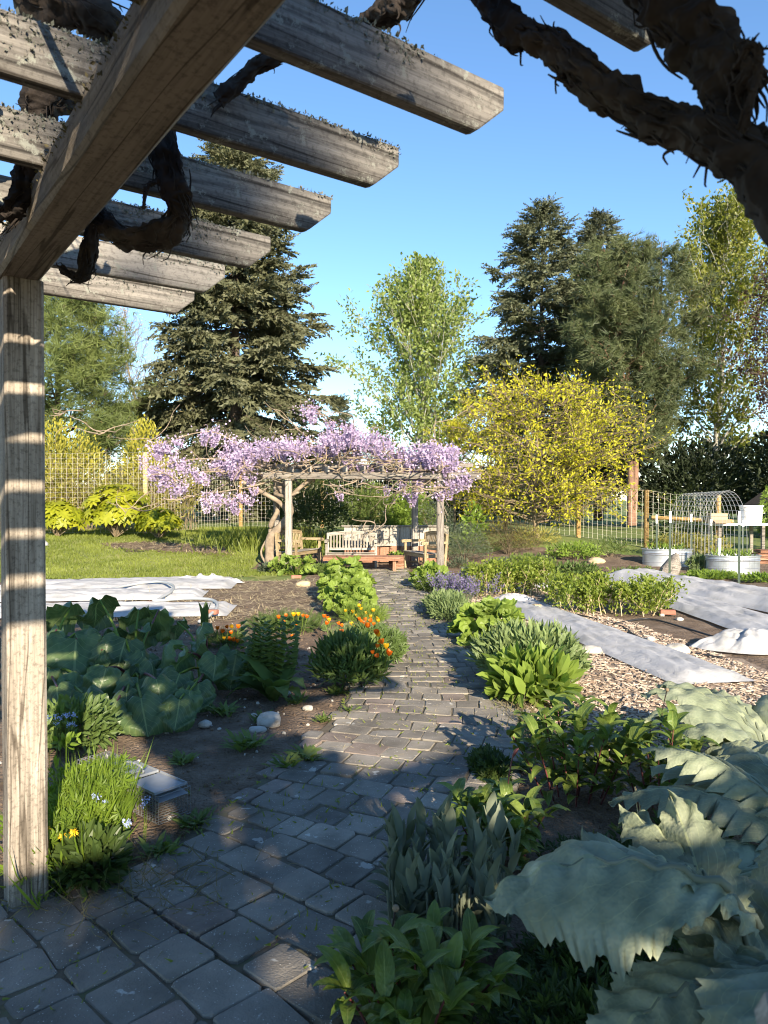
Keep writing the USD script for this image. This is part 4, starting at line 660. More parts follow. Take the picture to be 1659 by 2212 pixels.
RAC = [raceme(L, i, w) for i, (L, w) in enumerate([(.30, 1.1), (.24, 1.2), (.34, 1.0), (.2, 1.25), (.27, 1.15), (.16, .9)])]
spots = []
def put_racemes(c, n, up=.0, jit=.07):
    for _ in range(n): i = r.integers(len(c) // 5, len(c)); spots.append(c[i] + r.normal(0, jit, 3) + V3(0, 0, up))
for i, n in enumerate([18, 20, 17, 6, 5, 20, 16, 9, 3, 8, 1, 2, 12]): put_racemes(curves[i], n, .02, .08 if i != 7 else .06)
for _ in range(148):
    x = r.uniform(-3.4, 1.55); zt = 2.36 + .42 * math.exp(-((x + .75) / .85) ** 2) + .2 * math.exp(-((x + 2.3) / .9) ** 2); spots.append(V3(x, r.uniform(15.85, 17.6) - .14 * (x + 2), zt + .02 + .42 * r.random() ** .8))
for p in spots[:300]:
    v, f = RAC[r.integers(0, 6)]; v, f = join([(v, f), tube([(0, 0, .06), (0, 0, -.1), (0, 0, v[:, 2].min() * .9)], [.006, .005, .003], 3)]); s = r.uniform(.8, 1.15); a = r.random() * 6.28; v = v * s @ A([[math.cos(a), math.sin(a), 0], [-math.sin(a), math.cos(a), 0], [r.normal(0, .15), r.normal(0, .15), 1]]); put(wis, 'blossom_cluster', (v + p - WL, f), M_petal)
sp = A(spots); k = r.integers(0, len(sp), 5200); lp_ = sp[k] + r.normal(0, .16, (5200, 3)) * A([1, 1, .8]) - V3(0, 0, .1); put(wis, 'loose_blossom', scat((FOLD[0] * A([1.7, 1, 2]), FOLD[1]), lp_, r.normal(0, 1, (5200, 3)), r.normal(0, 1, (5200, 3)), .03 + .03 * r.random(5200)), M_petal, loc=WL, kind='stuff')
pp = A([curves[i][r.integers(2, len(curves[i]))] for i in r.integers(0, len(curves), 900)]) + r.normal(0, .12, (900, 3))
L_bronze = leafmat('young_bronze_leaves', [(.14, .11, .05), (.25, .20, .09), (.33, .29, .14)], .4); put(wis, 'young_leaves', scat(LANCE, pp, r.normal(0, 1, (900, 3)), r.normal(0, 1, (900, 3)), .08 + .06 * r.random(900)), L_bronze, loc=WL)
# ---------------------------------------------------------------- board wall, benches, table
wall = thing('board_wall', 'pale upright board wall of the raised bed behind the white bench', 'wall', (.1, 18.2, .0)); WLc = V3(.1, 18.2, 0); x = -.99; k = 0; zt = .92
while x < 1.5:
    w = .235 + .03 * r.normal(); 
    for (z0, z1, m, dy, nm) in ((.44, zt, M_planks, 0, 'plank'), (.05, .44, M_red, .012 * r.normal() + .015, 'lower_plank')):
        b, M = board((x + w / 2, 18.2 + dy, z0), (x + w / 2, 18.2 + dy, z1), w - .012, .03, .003, up=(0, 1, 0)); M2 = M.copy(); Mi = np.eye(4); Mi[:3, 3] = -WLc; b2 = box(z1 - z0, .03, w - .012, bev=.003); Mx = np.eye(4); Mx[:3, 0], Mx[:3, 1], Mx[:3, 2], Mx[:3, 3] = (0, 0, 1), (0, 1, 0), (-1, 0, 0), (x + w / 2, 18.2 + dy, (z0 + z1) / 2); put(wall, nm, b2, m, M=Mi @ Mx)
    x += w
for (p0, p1, w, h) in (((-1.05, 18.19, zt + .02), (1.55, 18.19, zt + .02), .14, .035), ((-1.0, 18.14, .44), (.2, 18.14, .47), .03, .04)): b, M = board(p0, p1, w, h, .004); Mi = np.eye(4); Mi[:3, 3] = -WLc; put(wall, 'cap_board', b, M_silver, M=Mi @ M)
# earth behind the wall
put(wall, 'earth_fill', box(2.5, 1.6, .7, (.18, .9, .47), .1), M_soil)
def bench(label, x, y, rz, mat, L=1.2, seat=.38, back=.83, n=15, group='slatted garden benches round the low table', seatmat=None):
    """a slatted garden bench facing its own -y"""
    z = float(hz(x, y)) * .6; t = thing('garden_bench', label, 'bench', (x, y, z), group, rz); h = L / 2; sm_ = seatmat or mat
    def bd(nm, p0, p1, w, hh, m=mat, up=(0, 0, 1)): b, M = board(p0, p1, w, hh, .006, up); put(t, nm, b, m, M=M)
    for s in (-1, 1):
        bd('leg', (s * (h - .03), -.25, 0), (s * (h - .03), -.25, .60), .055, .055, up=(0, 1, 0)); bd('leg', (s * (h - .03), .22, 0), (s * (h - .03), .28, back - .02), .055, .06, up=(0, 1, 0))
        side = [(-.34, .60), (-.345, .625), (-.33, .655), (-.29, .66), (.25, .655), (.25, .615), (-.25, .61)]; m = trimesh.creation.extrude_polygon(Polygon(side).buffer(.006), .07); v = np.array(m.vertices)[:, [2, 0, 1]]; v[:, 0] += s * (h - .03) - .035; put(t, 'armrest', (v, np.array(m.faces)), mat)
        bd('side_rail', (s * (h - .03), -.22, seat - .06), (s * (h - .03), .23, seat - .06), .03, .07); bd('side_rail', (s * (h - .03), -.22, .14), (s * (h - .03), .22, .14), .03, .04)
    bd('front_rail', (-h + .06, -.25, seat - .055), (h - .06, -.25, seat - .055), .03, .08); bd('lower_back_rail', (-h + .06, .235, seat + .06), (h - .06, .235, seat + .06), .03, .06)
    for k in range(6): yy = -.26 + .088 * k; bd('seat_slat', (-h + .02, yy, seat + .004 - .006 * k), (h - .02, yy, seat + .004 - .006 * k), .07, .022, sm_)
    c = [(X, back - .02 + .05 * (1 - (2 * X / L) ** 2)) for X in np.linspace(-h + .055, h - .055, 15)]; poly = Polygon(c + [(X, Z - .085 if abs(X) < h - .1 else back - .10) for X, Z in c[::-1]]); m = trimesh.creation.extrude_polygon(poly, .03); v = np.array(m.vertices)[:, [0, 2, 1]]; v[:, 1] += .26; put(t, 'top_rail', (v, np.array(m.faces)[:, ::-1]), mat)
    for k in range(n): X = -h + .1 + (L - .2) * k / (n - 1); bd('back_slat', (X, .24, seat + .08), (X, .275, back - .06 + .045 * (1 - (2 * X / L) ** 2)), .014, .034, up=(1, 0, 0))
bench('silvery white weathered bench facing us behind the low table', -.76, 17.25, 0, M_silver, 1.2, .36, .82)
bench('honey-coloured bench with pale arms, beside the right arbour posts', .93, 16.75, -68, M_teak, 1.15, .40, .84, seatmat=M_silver)
bench('honey-coloured bench partly hidden behind the left front arbour post', -2.0, 17.35, 66, M_teak, 1.15, .40, .84, seatmat=M_silver)
tb = thing('low_table', 'low reddish plank table standing in front of the white bench', 'table', (-.45, 16.35, .0)); 
for k in range(7): b, M = board((-.88, -.24 + .08 * k, .325), (.88, -.24 + .08 * k, .325), .068, .025, .003); put(tb, 'plank', b, M_red if k else M_red, M=M)
for (p0, p1, w, h) in [((-.88, -.285, .29), (.88, -.285, .29), .02, .07), ((-.88, .285, .29), (.88, .285, .29), .02, .07)]: b, M = board(p0, p1, w, h, .003); put(tb, 'apron', b, M_red, M=M)
for sx in (-.68, .68):
    for sy in (-.2, .2): b, M = board((sx, sy, 0), (sx, sy, .31), .075, .075, .004, (0, 1, 0)); put(tb, 'leg', b, M_red, M=M)
def crate(label, x, y, s, h):
    t = thing('planter_box', label, 'planter', (x, y, 0), 'terracotta-coloured wooden planters'); v = []
    for k in range(2): put(t, 'side_board', box(s, .02, h / 2 - .006, (0, -s / 2, h / 4 + h / 2 * k), .003), M_red); put(t, 'side_board', box(s, .02, h / 2 - .006, (0, s / 2, h / 4 + h / 2 * k), .003), M_red)
    for sx in (-1, 1): put(t, 'end_board', box(.02, s - .024, h - .006, (sx * (s / 2 - .011), 0, h / 2), .003), M_red)
    put(t, 'soil', box(s - .05, s - .05, .03, (0, 0, h - .05)), M_soil); q = R(int(x * 100) % 97 + 3); n = 60; put(t, 'seedlings', scat(OVAL, np.c_[q.uniform(-s / 2.4, s / 2.4, (n, 2)), h - .02 + .08 * q.random(n)], q.normal(0, 1, (n, 3)) + V3(0, 0, .8), q.normal(0, 1, (n, 3)), .06 + .03 * q.random(n)), L_bright)
crate('wooden planter with seedlings under the right end of the table', .28, 16.95, .34, .30)
crate('wooden planter standing under the middle of the white bench', -.35, 17.3, .30, .24)
# ---------------------------------------------------------------- right side: tubs, wire arch, stakes, table
def tub(label, x, y, L, Wd, h):
    z = float(hz(x, y)) * .0; t = thing('metal_tub', label, 'tub', (x, y, z), 'oval galvanised tubs'); prof = [(.99, 0), (1.0, .02), (.97, .04), (.97, h * .3), (.985, h * .32), (.97, h * .34), (.97, h * .68), (1.0, h * .72), (.975, h * .76), (1.0, h * .80), (.98, h * .84), (.98, h - .03), (1.03, h - .02), (1.03, h), (.97, h), (.96, h - .05), (.95, .05)]
    v, f = revolve(prof, 40); v = v * A([L / 2, Wd / 2, 1]); put(t, 'shell', (v, f), M_metal, 25); v, f = revolve([(0.001, h - .07), (.96, h - .07)], 40); put(t, 'soil', (v * A([L / 2, Wd / 2, 1]), f), M_soil); q = R(5); n = 90; a = q.random(n) * 6.28; rr = np.sqrt(q.random(n)) * .8
    put(t, 'seedlings', scat(LANCE, np.c_[rr * np.cos(a) * L / 2, rr * np.sin(a) * Wd / 2, h - .06 + .08 * q.random(n)], q.normal(0, .6, (n, 3)) + V3(0, 0, 1), q.normal(0, 1, (n, 3)), .10 + .1 * q.random(n)), L_bright)
tub('galvanised oval tub standing at the left foot of the wire arch', 6.6, 17.2, 1.16, .7, .45)
tub('galvanised oval tub at the right foot of the wire arch', 7.52, 15.9, 1.16, .7, .40)
arch = thing('wire_arch', 'arched wire panel trellis rising between the two galvanised tubs', 'trellis', (6.9, 17.0, 0)); w = []
c0, c1, ztop, z0 = V3(5.95, 19.6, 0), V3(7.62, 16.6, 0), 1.78, .3
def apt(s, u):   # s across the span (0..1 along the arch), u along the tunnel
    a = math.pi * s; X = -math.cos(a) * .40; Z = .3 + (ztop - .3) * (math.sin(a) ** .55); return V3(7.43, 15.95, 0) + V3(X, -X * .1, Z) + V3(.12, 2.5, -.04) * u
for u in np.linspace(0, 1, 13): w.append(tube([apt(s, u) for s in np.linspace(0, 1, 30)], .0045, 4, cap=False))
for s in np.linspace(0, 1, 23): w.append(tube([apt(s, u) for u in np.linspace(0, 1, 5)], .0045, 4, cap=False))
put(arch, 'wire_panel', join(w), M_wire, loc=(6.9, 17.0, 0), kind='stuff')
def tpost(label, dx, yb, yt, Y):
    b, tp = P(dx, yb, Y), P(dx, yt, Y); h = tp[2] - b[2]; t = thing('steel_stake', label, 'stake', b, 'green steel stakes with white tops'); s = Polygon([(-.018, 0), (.018, 0), (.018, .006), (.004, .006), (.004, .03), (-.004, .03), (-.004, .006), (-.018, .006)]); lean = .012 * math.sin(dx)
    for nm, z0, z1, m in (('shaft', -.1, h * .84, M_darkmetal), ('white_top', h * .84, h, M_white)): e = trimesh.creation.extrude_polygon(s, z1 - z0); v = np.array(e.vertices) * A([1.15, 1.15, 1]) + V3(0, 0, z0); v[:, 0] += lean * v[:, 2]; put(t, nm, (v, np.array(e.faces)), m)
tpost('green stake with white top before the left side of the left tub', 1419, 1226, 1112, 17.0)
tpost('tall green stake with white top nearest the driftwood stump', 1446, 1262, 1104, 14.2)
tpost('green stake with white top at the right rim of the left tub', 1494, 1218, 1110, 17.4)
tpost('green stake with white top behind the middle of the arch', 1536, 1205, 1122, 18.4)
tpost('rightmost tall green stake before the right tub', 1596, 1286, 1104, 12.9)
tpost('green stake with white top beside the right edge of the arch', 1604, 1212, 1124, 17.2)
wirefence('low wire fence strung between the green stakes', [(5.45, 14.2), (6.25, 12.9), (8.0, 12.6)], [.95, 1.0, .95], .09, .1, posts=False, r=.001, z0=0, wm=M_darkmetal)
wirefence('wire fence from the end post to the corner post behind the arch', [(7.25, 20.4), (8.6, 19.0)], [1.6, 1.55], .16, .15)
t = thing('wooden_rail', 'horizontal round wooden rail between two yellow posts behind the arch', 'rail', (7.3, 20.2, 1.1)); b, M = board((0, 0, 0), (1.75, -1.1, -.08), .10, .10, .035); put(t, 'pole', b, M_fencepost, M=M)
bk = thing('plastic_bucket', 'white bucket standing on the potting bench at right', 'bucket', (9.45, 19.0, .98)); v, f = revolve([(.001, 0), (.24, 0), (.27, .42), (.285, .42), (.285, .46), (.26, .46), (.25, .05), (.001, .05)], 28); put(bk, 'shell', (v, f), M_white, 30); put(bk, 'handle', tube([(-.27, 0, .4), (-.2, -.3, .25), (.2, -.3, .25), (.27, 0, .4)], .006, 5), M_wire)
pb = thing('potting_bench', 'potting bench with a white top under the bucket at right', 'bench', (9.6, 19.0, 0)); put(pb, 'top', box(2.4, .7, .05, (0, 0, .95), .006), M_white)
for sx in (-1.1, 0, 1.1):
    for sy in (-.3, .3): put(pb, 'leg', box(.08, .08, .92, (sx, sy, .46), .006), M_greypost)
cb = thing('carton', 'small tan box standing on the potting bench left of the bucket', 'box', (8.45, 18.75, .98)); put(cb, 'carton_body', box(.42, .32, .26, (0, 0, .13), .006), plain('tan_card', (.42, .30, .19), .8)); put(cb, 'flap', xform(box(.40, .17, .008), rot((1, 0, 0), 28) @ trimesh.transformations.translation_matrix((0, -.25, .2))), plain('tan_card_edge', (.34, .24, .15), .8))
pv = thing('white_pipe', 'short white pipe standing in the right tub', 'pipe', (7.25, 15.95, .3)); put(pv, 'pipe', tube([(0, 0, 0), (0, 0, .3), (0, 0, .46)], .035, 12), M_white, 30)
for i in range(5):
    st = thing('stacked_board', ('lowest', 'second', 'third', 'fourth', 'topmost')[i] + ' reddish board of the pile at the right edge', 'board', (9.5 + .05 * i, 17.6, .02 + .085 * i), 'boards piled at the right edge'); put(st, 'board', box(1.6, .34, .07, bev=.006), M_red)
shed = thing('shed', 'low dark shed with a sloping brown roof at the right edge', 'shed', (15.0, 24.5, .2)); M_roof = woodmat('dark_roof_wood', (.03, .024, .02), (.06, .048, .038), (.10, .08, .065)); put(shed, 'wall', box(3.6, 3, 1.3, (0, 0, .65)), noisemat('shed_wall', [(.05, .045, .04), (.09, .08, .07)]))
for s in (-1, 1): put(shed, 'roof_slope', xform(box(2.7, 3.6, .07, bev=.01), trimesh.transformations.translation_matrix((s * 1.07, 0, 1.95)) @ rot((0, 1, 0), s * 35)), M_roof)
stump = thing('driftwood_stump', 'grey pointed driftwood stump beside the left tub', 'driftwood', (6.05, 15.7, 0)); v, f = revolve([(.001, 0), (.22, 0), (.2, .15), (.14, .3), (.06, .42), (.001, .46)], 14); v = v + (meshkit.fbm(v * 7, 3, 3)[:, None] - .5) * .14 * A([1, 1, .3]); v[:, 0] += v[:, 2] * .35; put(stump, 'wood', (v, f), M_greypost, 40)
# far off beyond the fence
rf = thing('paddock_fence', 'white rail fence far off between the arbour and the yellow tree', 'fence', (6.5, 52, .58))
for k in range(6): put(rf, 'post', box(.14, .14, 1.15, (-3.2 + 1.5 * k, 0, .55), .01), M_silver)
for z in (.45, .95): put(rf, 'rail', box(8, .06, .14, (.5, -.1, z), .01), M_silver)
cn = thing('container', 'blue-grey shed wall far off behind the wisteria trunk', 'shed', (-7.4, 46, .58)); put(cn, 'ribbed_wall', join([box(.26, .5, 1.5, (-1.9 + .3 * k, 0, 1.1), .02) for k in range(13)] + [box(4, .42, 1.5, (0, .05, 1.1))]), plain('blue_grey_paint', (.36, .42, .48), .6)); put(cn, 'plinth', box(4.1, .55, .35, (0, 0, .17), .02), M_greypost)
bush('yellow_conifer', 'little round yellow bush beside the second fence post', 'shrub', -6.0, 36, .55, .5, 1.2, 900, .12, L_cypress, OVAL, 71, 8)
# ---------------------------------------------------------------- white fleece covers, stones, bricks, hoses
def cover(label, A_, B_, w, hump=.05, wr=.05, seed=1, name='row_cover', nu=90, nv=26, cw=.1, group=None):
    """a long fleece laid from A_ to B_, pulled into wrinkles, edges on the soil"""
    a, b = A(A_, float), A(B_, float); d = b - a; L = np.linalg.norm(d); d = d / L; nrm = V3(d[1], -d[0])
    def fn(u, v):
        s = (v - .5) * 2; ww = w * (1 + .12 * (meshkit.noise(np.stack([u * L * 1.3, 0 * u + np.sign(s), 0 * u + seed], -1), seed) - .5)); x = a[0] + d[0] * u * L + nrm[0] * s * ww / 2; y = a[1] + d[1] * u * L + nrm[1] * s * ww / 2
        p = np.stack([u * L, s * ww, 0 * u + seed], -1); e = (1 - np.abs(s) ** 4) * sm(0, .04, u) * sm(1, .96, u)
        rid = 1 - np.abs(2 * meshkit.fbm(p * A([1.1, 3.4, 1]), 4, seed) - 1)
        z = hz(x, y) + .022 + e * (hump * (.75 + .5 * meshkit.noise(p * [.8, .5, 1], seed + 3)) + wr * (rid - .45)) + .006 * rid + .016 * e * (1 - np.abs(2 * meshkit.fbm(p * A([2.6, 8.5, 1]) + 7, 3, seed) - 1)); z = np.maximum(z, hz(x, y) + .012); return np.stack([x, y, z], -1)
    v, f = grid(nu, nv, fn); return put(None, name, (v, f[:, ::-1]), M_cloth, True, label=label, cat='row cover', group=group)
def heap(label, x, y, rx, ry, h, seed, rz=0):
    def fn(u, v):
        X, Y = (u - .5) * 2, (v - .5) * 2; k = 1 + .35 * (meshkit.noise(np.stack([np.arctan2(Y, X) * 1.3, 0 * X, 0 * X + seed], -1), seed) - .5); q = np.sqrt(X * X + Y * Y); m = np.maximum(np.abs(X), np.abs(Y)) / np.maximum(q, 1e-6); X, Y = X * m * k, Y * m * k; rr = np.maximum(np.abs((u - .5) * 2), np.abs((v - .5) * 2))
        p = np.stack([X * rx * 4, Y * ry * 4, 0 * X + seed], -1); rid = 1 - np.abs(2 * meshkit.fbm(p, 4, seed) - 1); z = (1 - rr ** 2.5) * h * (.25 + 1.0 * rid) + .02; c, s = math.cos(rz), math.sin(rz); return np.stack([x + c * X * rx - s * Y * ry, y + s * X * rx + c * Y * ry, z + hz(x, y)], -1)
    v, f = grid(44, 44, fn); return put(None, 'cloth_heap', (v, f), M_cloth, True, label=label, cat='row cover')
cover('long flat white fleece strip lying on the mulch right of the path', (2.02, 11.15), (2.85, 6.3), .78, .035, .06, 1)
cover('flat white fleece sheet on the bed at the right edge, in front', (4.5, 14.3), (4.75, 7.6), 1.0, .04, .07, 2)
cover('hooped white fleece tunnel at the right edge, behind the flat sheet', (4.75, 14.6), (6.6, 8.6), 1.45, .13, .13, 3)
heap('crumpled white fleece heap at the right edge above the cardoon leaves', 3.85, 7.85, .52, .34, .17, 4)
heap('bunched white fleece between the two clumps of bolting greens', 2.95, 13.6, .42, .5, .2, 5)
heap('gathered end of the long fleece strip, beside a tan stone', 1.95, 11.1, .42, .22, .13, 6)
cover('rear white fleece sheet before the lawn at left', (-6.9, 13.4), (-2.75, 13.75), 1.5, .04, .09, 7)
cover('middle white fleece sheet among the left covers, with a pipe across it', (-6.9, 11.7), (-2.95, 12.15), 1.1, .04, .09, 8)
cover('front white fleece sheet reaching furthest right at left', (-6.4, 10.2), (-2.15, 10.45), 1.05, .04, .09, 9)
heap('rolled white fleece lying on the rear left sheet', -3.35, 13.95, .62, .16, .15, 10)
heap('white sack lying on the lawn beside the pergola post', -9.0, 19.4, .22, .16, .2, 11)
put(None, 'paper_scrap', box(.16, .12, .06, (-3.75, 20.6, float(hz(-3.75, 20.6)) + .08), .02), M_white, label='small white scrap lying in the shaded grass', cat='litter')
def stone(label, x, y, s, seed, sq=.65, mat=None, group=None):
    m = trimesh.creation.icosphere(3); v = np.array(m.vertices); v = v * (.8 + .45 * meshkit.fbm(v * 1.3 + seed, 3, seed)[:, None]) * A([1, .8, sq]) * s; return put(None, 'stone', (v + V3(x, y, s * sq * .45 + float(hz(x, y))), np.array(m.faces)), mat or M_stone, True, label=label, cat='stone', group=group)
def at(dx, dy): return G(dx, dy)[:2]
M_tan = noisemat('tan_stone', [(.34, .26, .15), (.50, .40, .25)], 14, .8)
for lab, dx, dy, s, q, m in [('largest pale grey stone in the soil left of the path', 582, 1566, .085, .8, None), ('flat pale stone left of the largest grey stone', 556, 1580, .06, .4, None), ('small pale stone above the flat one', 548, 1548, .025, .7, None), ('small white stone near the path edge at left', 665, 1533, .04, .6, None), ('pale stone below the dock leaves', 618, 1500, .04, .6, None), ('small grey stone beside the rhubarb edge', 443, 1568, .045, .6, None),
        ('rounded stone holding down the lower edge of the long fleece', 1275, 1413, .12, .5, None), ('big grey stone at the upper edge of the long fleece', 1462, 1413, .13, .6, None), ('small white stone beside the drip hose', 1406, 1385, .05, .8, None), ('pale stone on the bed near the cloth heap', 1430, 1408, .05, .7, None), ('tan stone on the gathered end of the long fleece', 1160, 1322, .15, .5, M_tan), ('tan stone among the left covers beside the straw', 655, 1266, .14, .5, M_tan),
        ('small grey stone at the right edge of the far path', 1037, 1348, .045, .8, None), ('flat tan rock on the bed before the yellow tree', 1288, 1226, .2, .5, M_tan), ('white stone at the edge of the far right sheet', 1468, 1340, .05, .6, None), ('white pebble beside the brick on the right sheet', 1430, 1331, .035, .7, None)]:
    x, y = at(dx, dy); stone(lab, x, y, s, int(dx) % 50, q, m)
def brick(label, dx, dy, rz, z=.07):
    x, y = at(dx, dy); m = xform(box(.2, .095, .06, bev=.006), rot((0, 0, 1), rz)); put(None, 'brick', (m[0] + V3(x, y, z + float(hz(x, y))), m[1]), M_brick, label=label, cat='brick')
brick('red brick lying on the right fleece sheet', 1422, 1294, -20, .13); brick('dark red brick at the near edge of the right fleece sheet', 1442, 1330, -12, .05); brick('red brick at the front left cover beside the hose', 455, 1338, -10, .1); brick('red brick between the middle and front left covers', 332, 1310, 5, .05); brick('red brick at the right end of the rear left cover', 640, 1250, 10, .04)
def hose(label, pts, r, mat, name='hose'): put(None, name, tube(spline([V3(*at(dx, dy), z) for dx, dy, z in pts], 60), r, 8), mat, True, label=label, cat='hose')
hose('grey pipe curling over the middle left cover', [(200, 1290, .06), (280, 1276, .10), (340, 1272, .13), (372, 1280, .13), (372, 1292, .12), (345, 1304, .08), (330, 1312, .05)], .022, M_hose)
hose('grey pipe looping over the front left cover', [(330, 1313, .1), (400, 1312, .13), (455, 1316, .14), (470, 1328, .13), (455, 1342, .09), (430, 1350, .04)], .022, M_hose)
hose('black drip hose lying along the dark bed right of the long fleece', [(1090, 1300, .02), (1200, 1320, .02), (1330, 1352, .02), (1370, 1375, .02), (1430, 1400, .02), (1480, 1412, .02), (1560, 1425, .02)], .012, M_blackhose)
hose('second black drip hose near the right fleece sheet', [(1330, 1350, .02), (1400, 1340, .02), (1480, 1360, .02), (1560, 1385, .02)], .012, M_blackhose)
# ---------------------------------------------------------------- border plants along the path
L_mallow = leafmat('mallow_leaves', [(.14, .20, .035), (.24, .33, .06), (.36, .43, .11)], .4, .5, 3)
L_sage = leafmat('sage_leaves', [(.115, .16, .06), (.20, .26, .10), (.30, .35, .16)], .3, .6, 3)
L_bolt = leafmat('bolting_greens', [(.13, .18, .025), (.23, .28, .04), (.36, .38, .07)], .4, .5, 3)
L_purple = leafmat('purple_flowers', [(.13, .11, .21), (.23, .19, .34), (.36, .31, .47)], .3, .6, 3, tint=(1, 1, 1.1))
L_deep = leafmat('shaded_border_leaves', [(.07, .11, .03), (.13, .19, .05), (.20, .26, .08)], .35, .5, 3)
def mallow(label, x, y, rx, ry, h, n, seed, ls=.13, group='mallow clumps along the path', mat=None):
    """each large round leaf its own part, on its own stalk"""
    r = R(seed); t = thing('mallow_plant', label, 'plant', (x, y, 0), group); st = []
    d = sphere_dirs(n, r, -.15); q = (.55 + .45 * r.random(n) ** .5) * lump(d, seed, .4); p = d * q[:, None] * A([rx, ry, h * .72]) + V3(0, 0, h * .28)
    p[:, 2] = np.maximum(p[:, 2], .05)
    for k in range(n):
        N = d[k] + r.normal(0, .3, 3) + V3(0, -.1, .6); D = np.cross(N, r.normal(0, 1, 3)) + d[k] * .6; m = round_leaf(int(r.integers(5, 8)), .10 + .1 * r.random(), .18 + .15 * r.random(), int(r.integers(0, 99))); put(t, 'leaf', scat(m, p[k:k + 1], D[None], N[None], A([ls * r.uniform(.65, 1.25)])), mat or L_mallow)
        st.append(tube([(p[k, 0] * .2, p[k, 1] * .2, -.01), (p[k, 0] * .6, p[k, 1] * .6, p[k, 2] * .55), p[k]], [.005, .004, .003], 4))
    put(t, 'stalks', join(st), L_bright, True); return t
mallow('tall mound of round mallow leaves left of the path, largest one', -.60, 11.6, .42, .55, .66, 150, 1, .17)
mallow('mallow mound nearer us than the tall one, left of the path', -.50, 10.2, .34, .5, .50, 110, 2, .16)
mallow('mallow plant at the foot of the left front arbour post', -1.85, 15.6, .55, .45, .42, 90, 3, .16)
mallow('mallow plant before the right front arbour post', .85, 13.2, .36, .4, .40, 90, 4, .18)
mallow('lush mallow plant right of the path beside the fleece gathering', 1.15, 8.15, .34, .4, .48, 120, 5, .17)
bush('sage_plant', 'leafy pale green sage clump, nearest sunlit plant right of the path', 'plant', 1.30, 6.55, .5, .62, .46, 4200, .12, L_sage, LANCE, 81, 20, up=.9, nup=.2, group='sage clumps at the right path edge')
bush('comfrey_plant', 'broad-leaved green clump in front of the near sage', 'plant', 1.17, 5.85, .34, .32, .34, 500, .17, L_mallow, OVAL, 82, 10, up=.8)
bush('sage_plant', 'low sage strip between the path and the purple flowers', 'plant', .86, 10.1, .33, 1.0, .30, 3400, .085, L_sage, LANCE, 83, 10, up=.8, group='sage clumps at the right path edge')
bush('sage_plant', 'farther low green clump before the right arbour post', 'plant', .82, 13.0, .30, .6, .24, 1600, .08, L_mid, LANCE, 84, 10, up=.8)
t = thing('catmint_plant', 'clump of purple flower spikes right of the far path', 'plant', (1.22, 11.9, 0)); q = R(4); st, pp, dd = [], [], []
for k in range(150):
    b = V3(q.normal(0, .2), q.normal(0, .3), 0); tp = b * 1.25 + V3(q.normal(0, .05), q.normal(0, .05), .26 + .16 * q.random()); st.append(tube([b, (b + tp) / 2, tp], .003, 3)); m = 16; s = .5 + .5 * q.random(m); pp.append(b + (tp - b) * s[:, None] + q.normal(0, .012, (m, 3))); dd.append(q.normal(0, 1, (m, 3)))
put(t, 'stems', join(st), L_grey); put(t, 'flowers', scat(FOLD, np.vstack(pp), np.vstack(dd), q.normal(0, 1, (len(st) * 16, 3)), .026 + .016 * q.random(len(st) * 16)), L_purple)
def bolting(label, x, y, rx, ry, h, ns, seed, mat=None, nl=80):
    """greens run to seed: pale bare stalks below, fine leaves above"""
    r = R(seed); t = thing('bolting_greens', label, 'plant', (x, y, 0), 'greens run to seed in the right beds'); st, pp = [], []
    for k in range(ns):
        b = V3(r.uniform(-rx, rx), r.uniform(-ry, ry), 0); c = wob(b, V3(r.normal(0, .25), r.normal(0, .2), 1), h * r.uniform(.75, 1.1), 8, r, 0, .14); st.append(tube(c, np.linspace(.009, .003, 8), 4)); i = r.integers(2, 8, nl); pp.append(c[i] + r.normal(0, .055, (nl, 3)) * A([1.2, 1.2, .9]))
        for j in range(4): e = c[2 + j] + r.normal(0, .1, 3) * A([1, 1, .2]) + V3(0, 0, .16); st.append(tube([c[2 + j], (c[2 + j] + e) / 2, e], [.005, .004, .002], 3)); pp.append(e + r.normal(0, .04, (nl // 3, 3)))
    pp = np.vstack(pp); n = len(pp); put(t, 'stems', join(st), M_straw, True); put(t, 'foliage', scat(FOLD, pp, r.normal(0, .7, (n, 3)) + V3(0, 0, .5), r.normal(0, 1, (n, 3)), .034 + .034 * r.random(n)), mat or L_bolt)
bolting('yellow-green bolting greens nearest the right arbour post', 1.75, 12.3, .42, .3, .55, 22, 1)
bolting('second clump of bolting greens, left of the bunched fleece', 2.42, 12.3, .28, .3, .56, 16, 2)
bolting('big clump of bolting greens before the right fleece sheets', 2.75, 10.4, .36, .32, .47, 20, 3)
bolting('bolting greens with bare pale stalks, right part of the big clump', 3.55, 10.3, .38, .3, .44, 16, 4)
bolting('thin bolting stalk by itself between the two big clumps', 2.62, 11.5, .12, .1, .36, 4, 5)
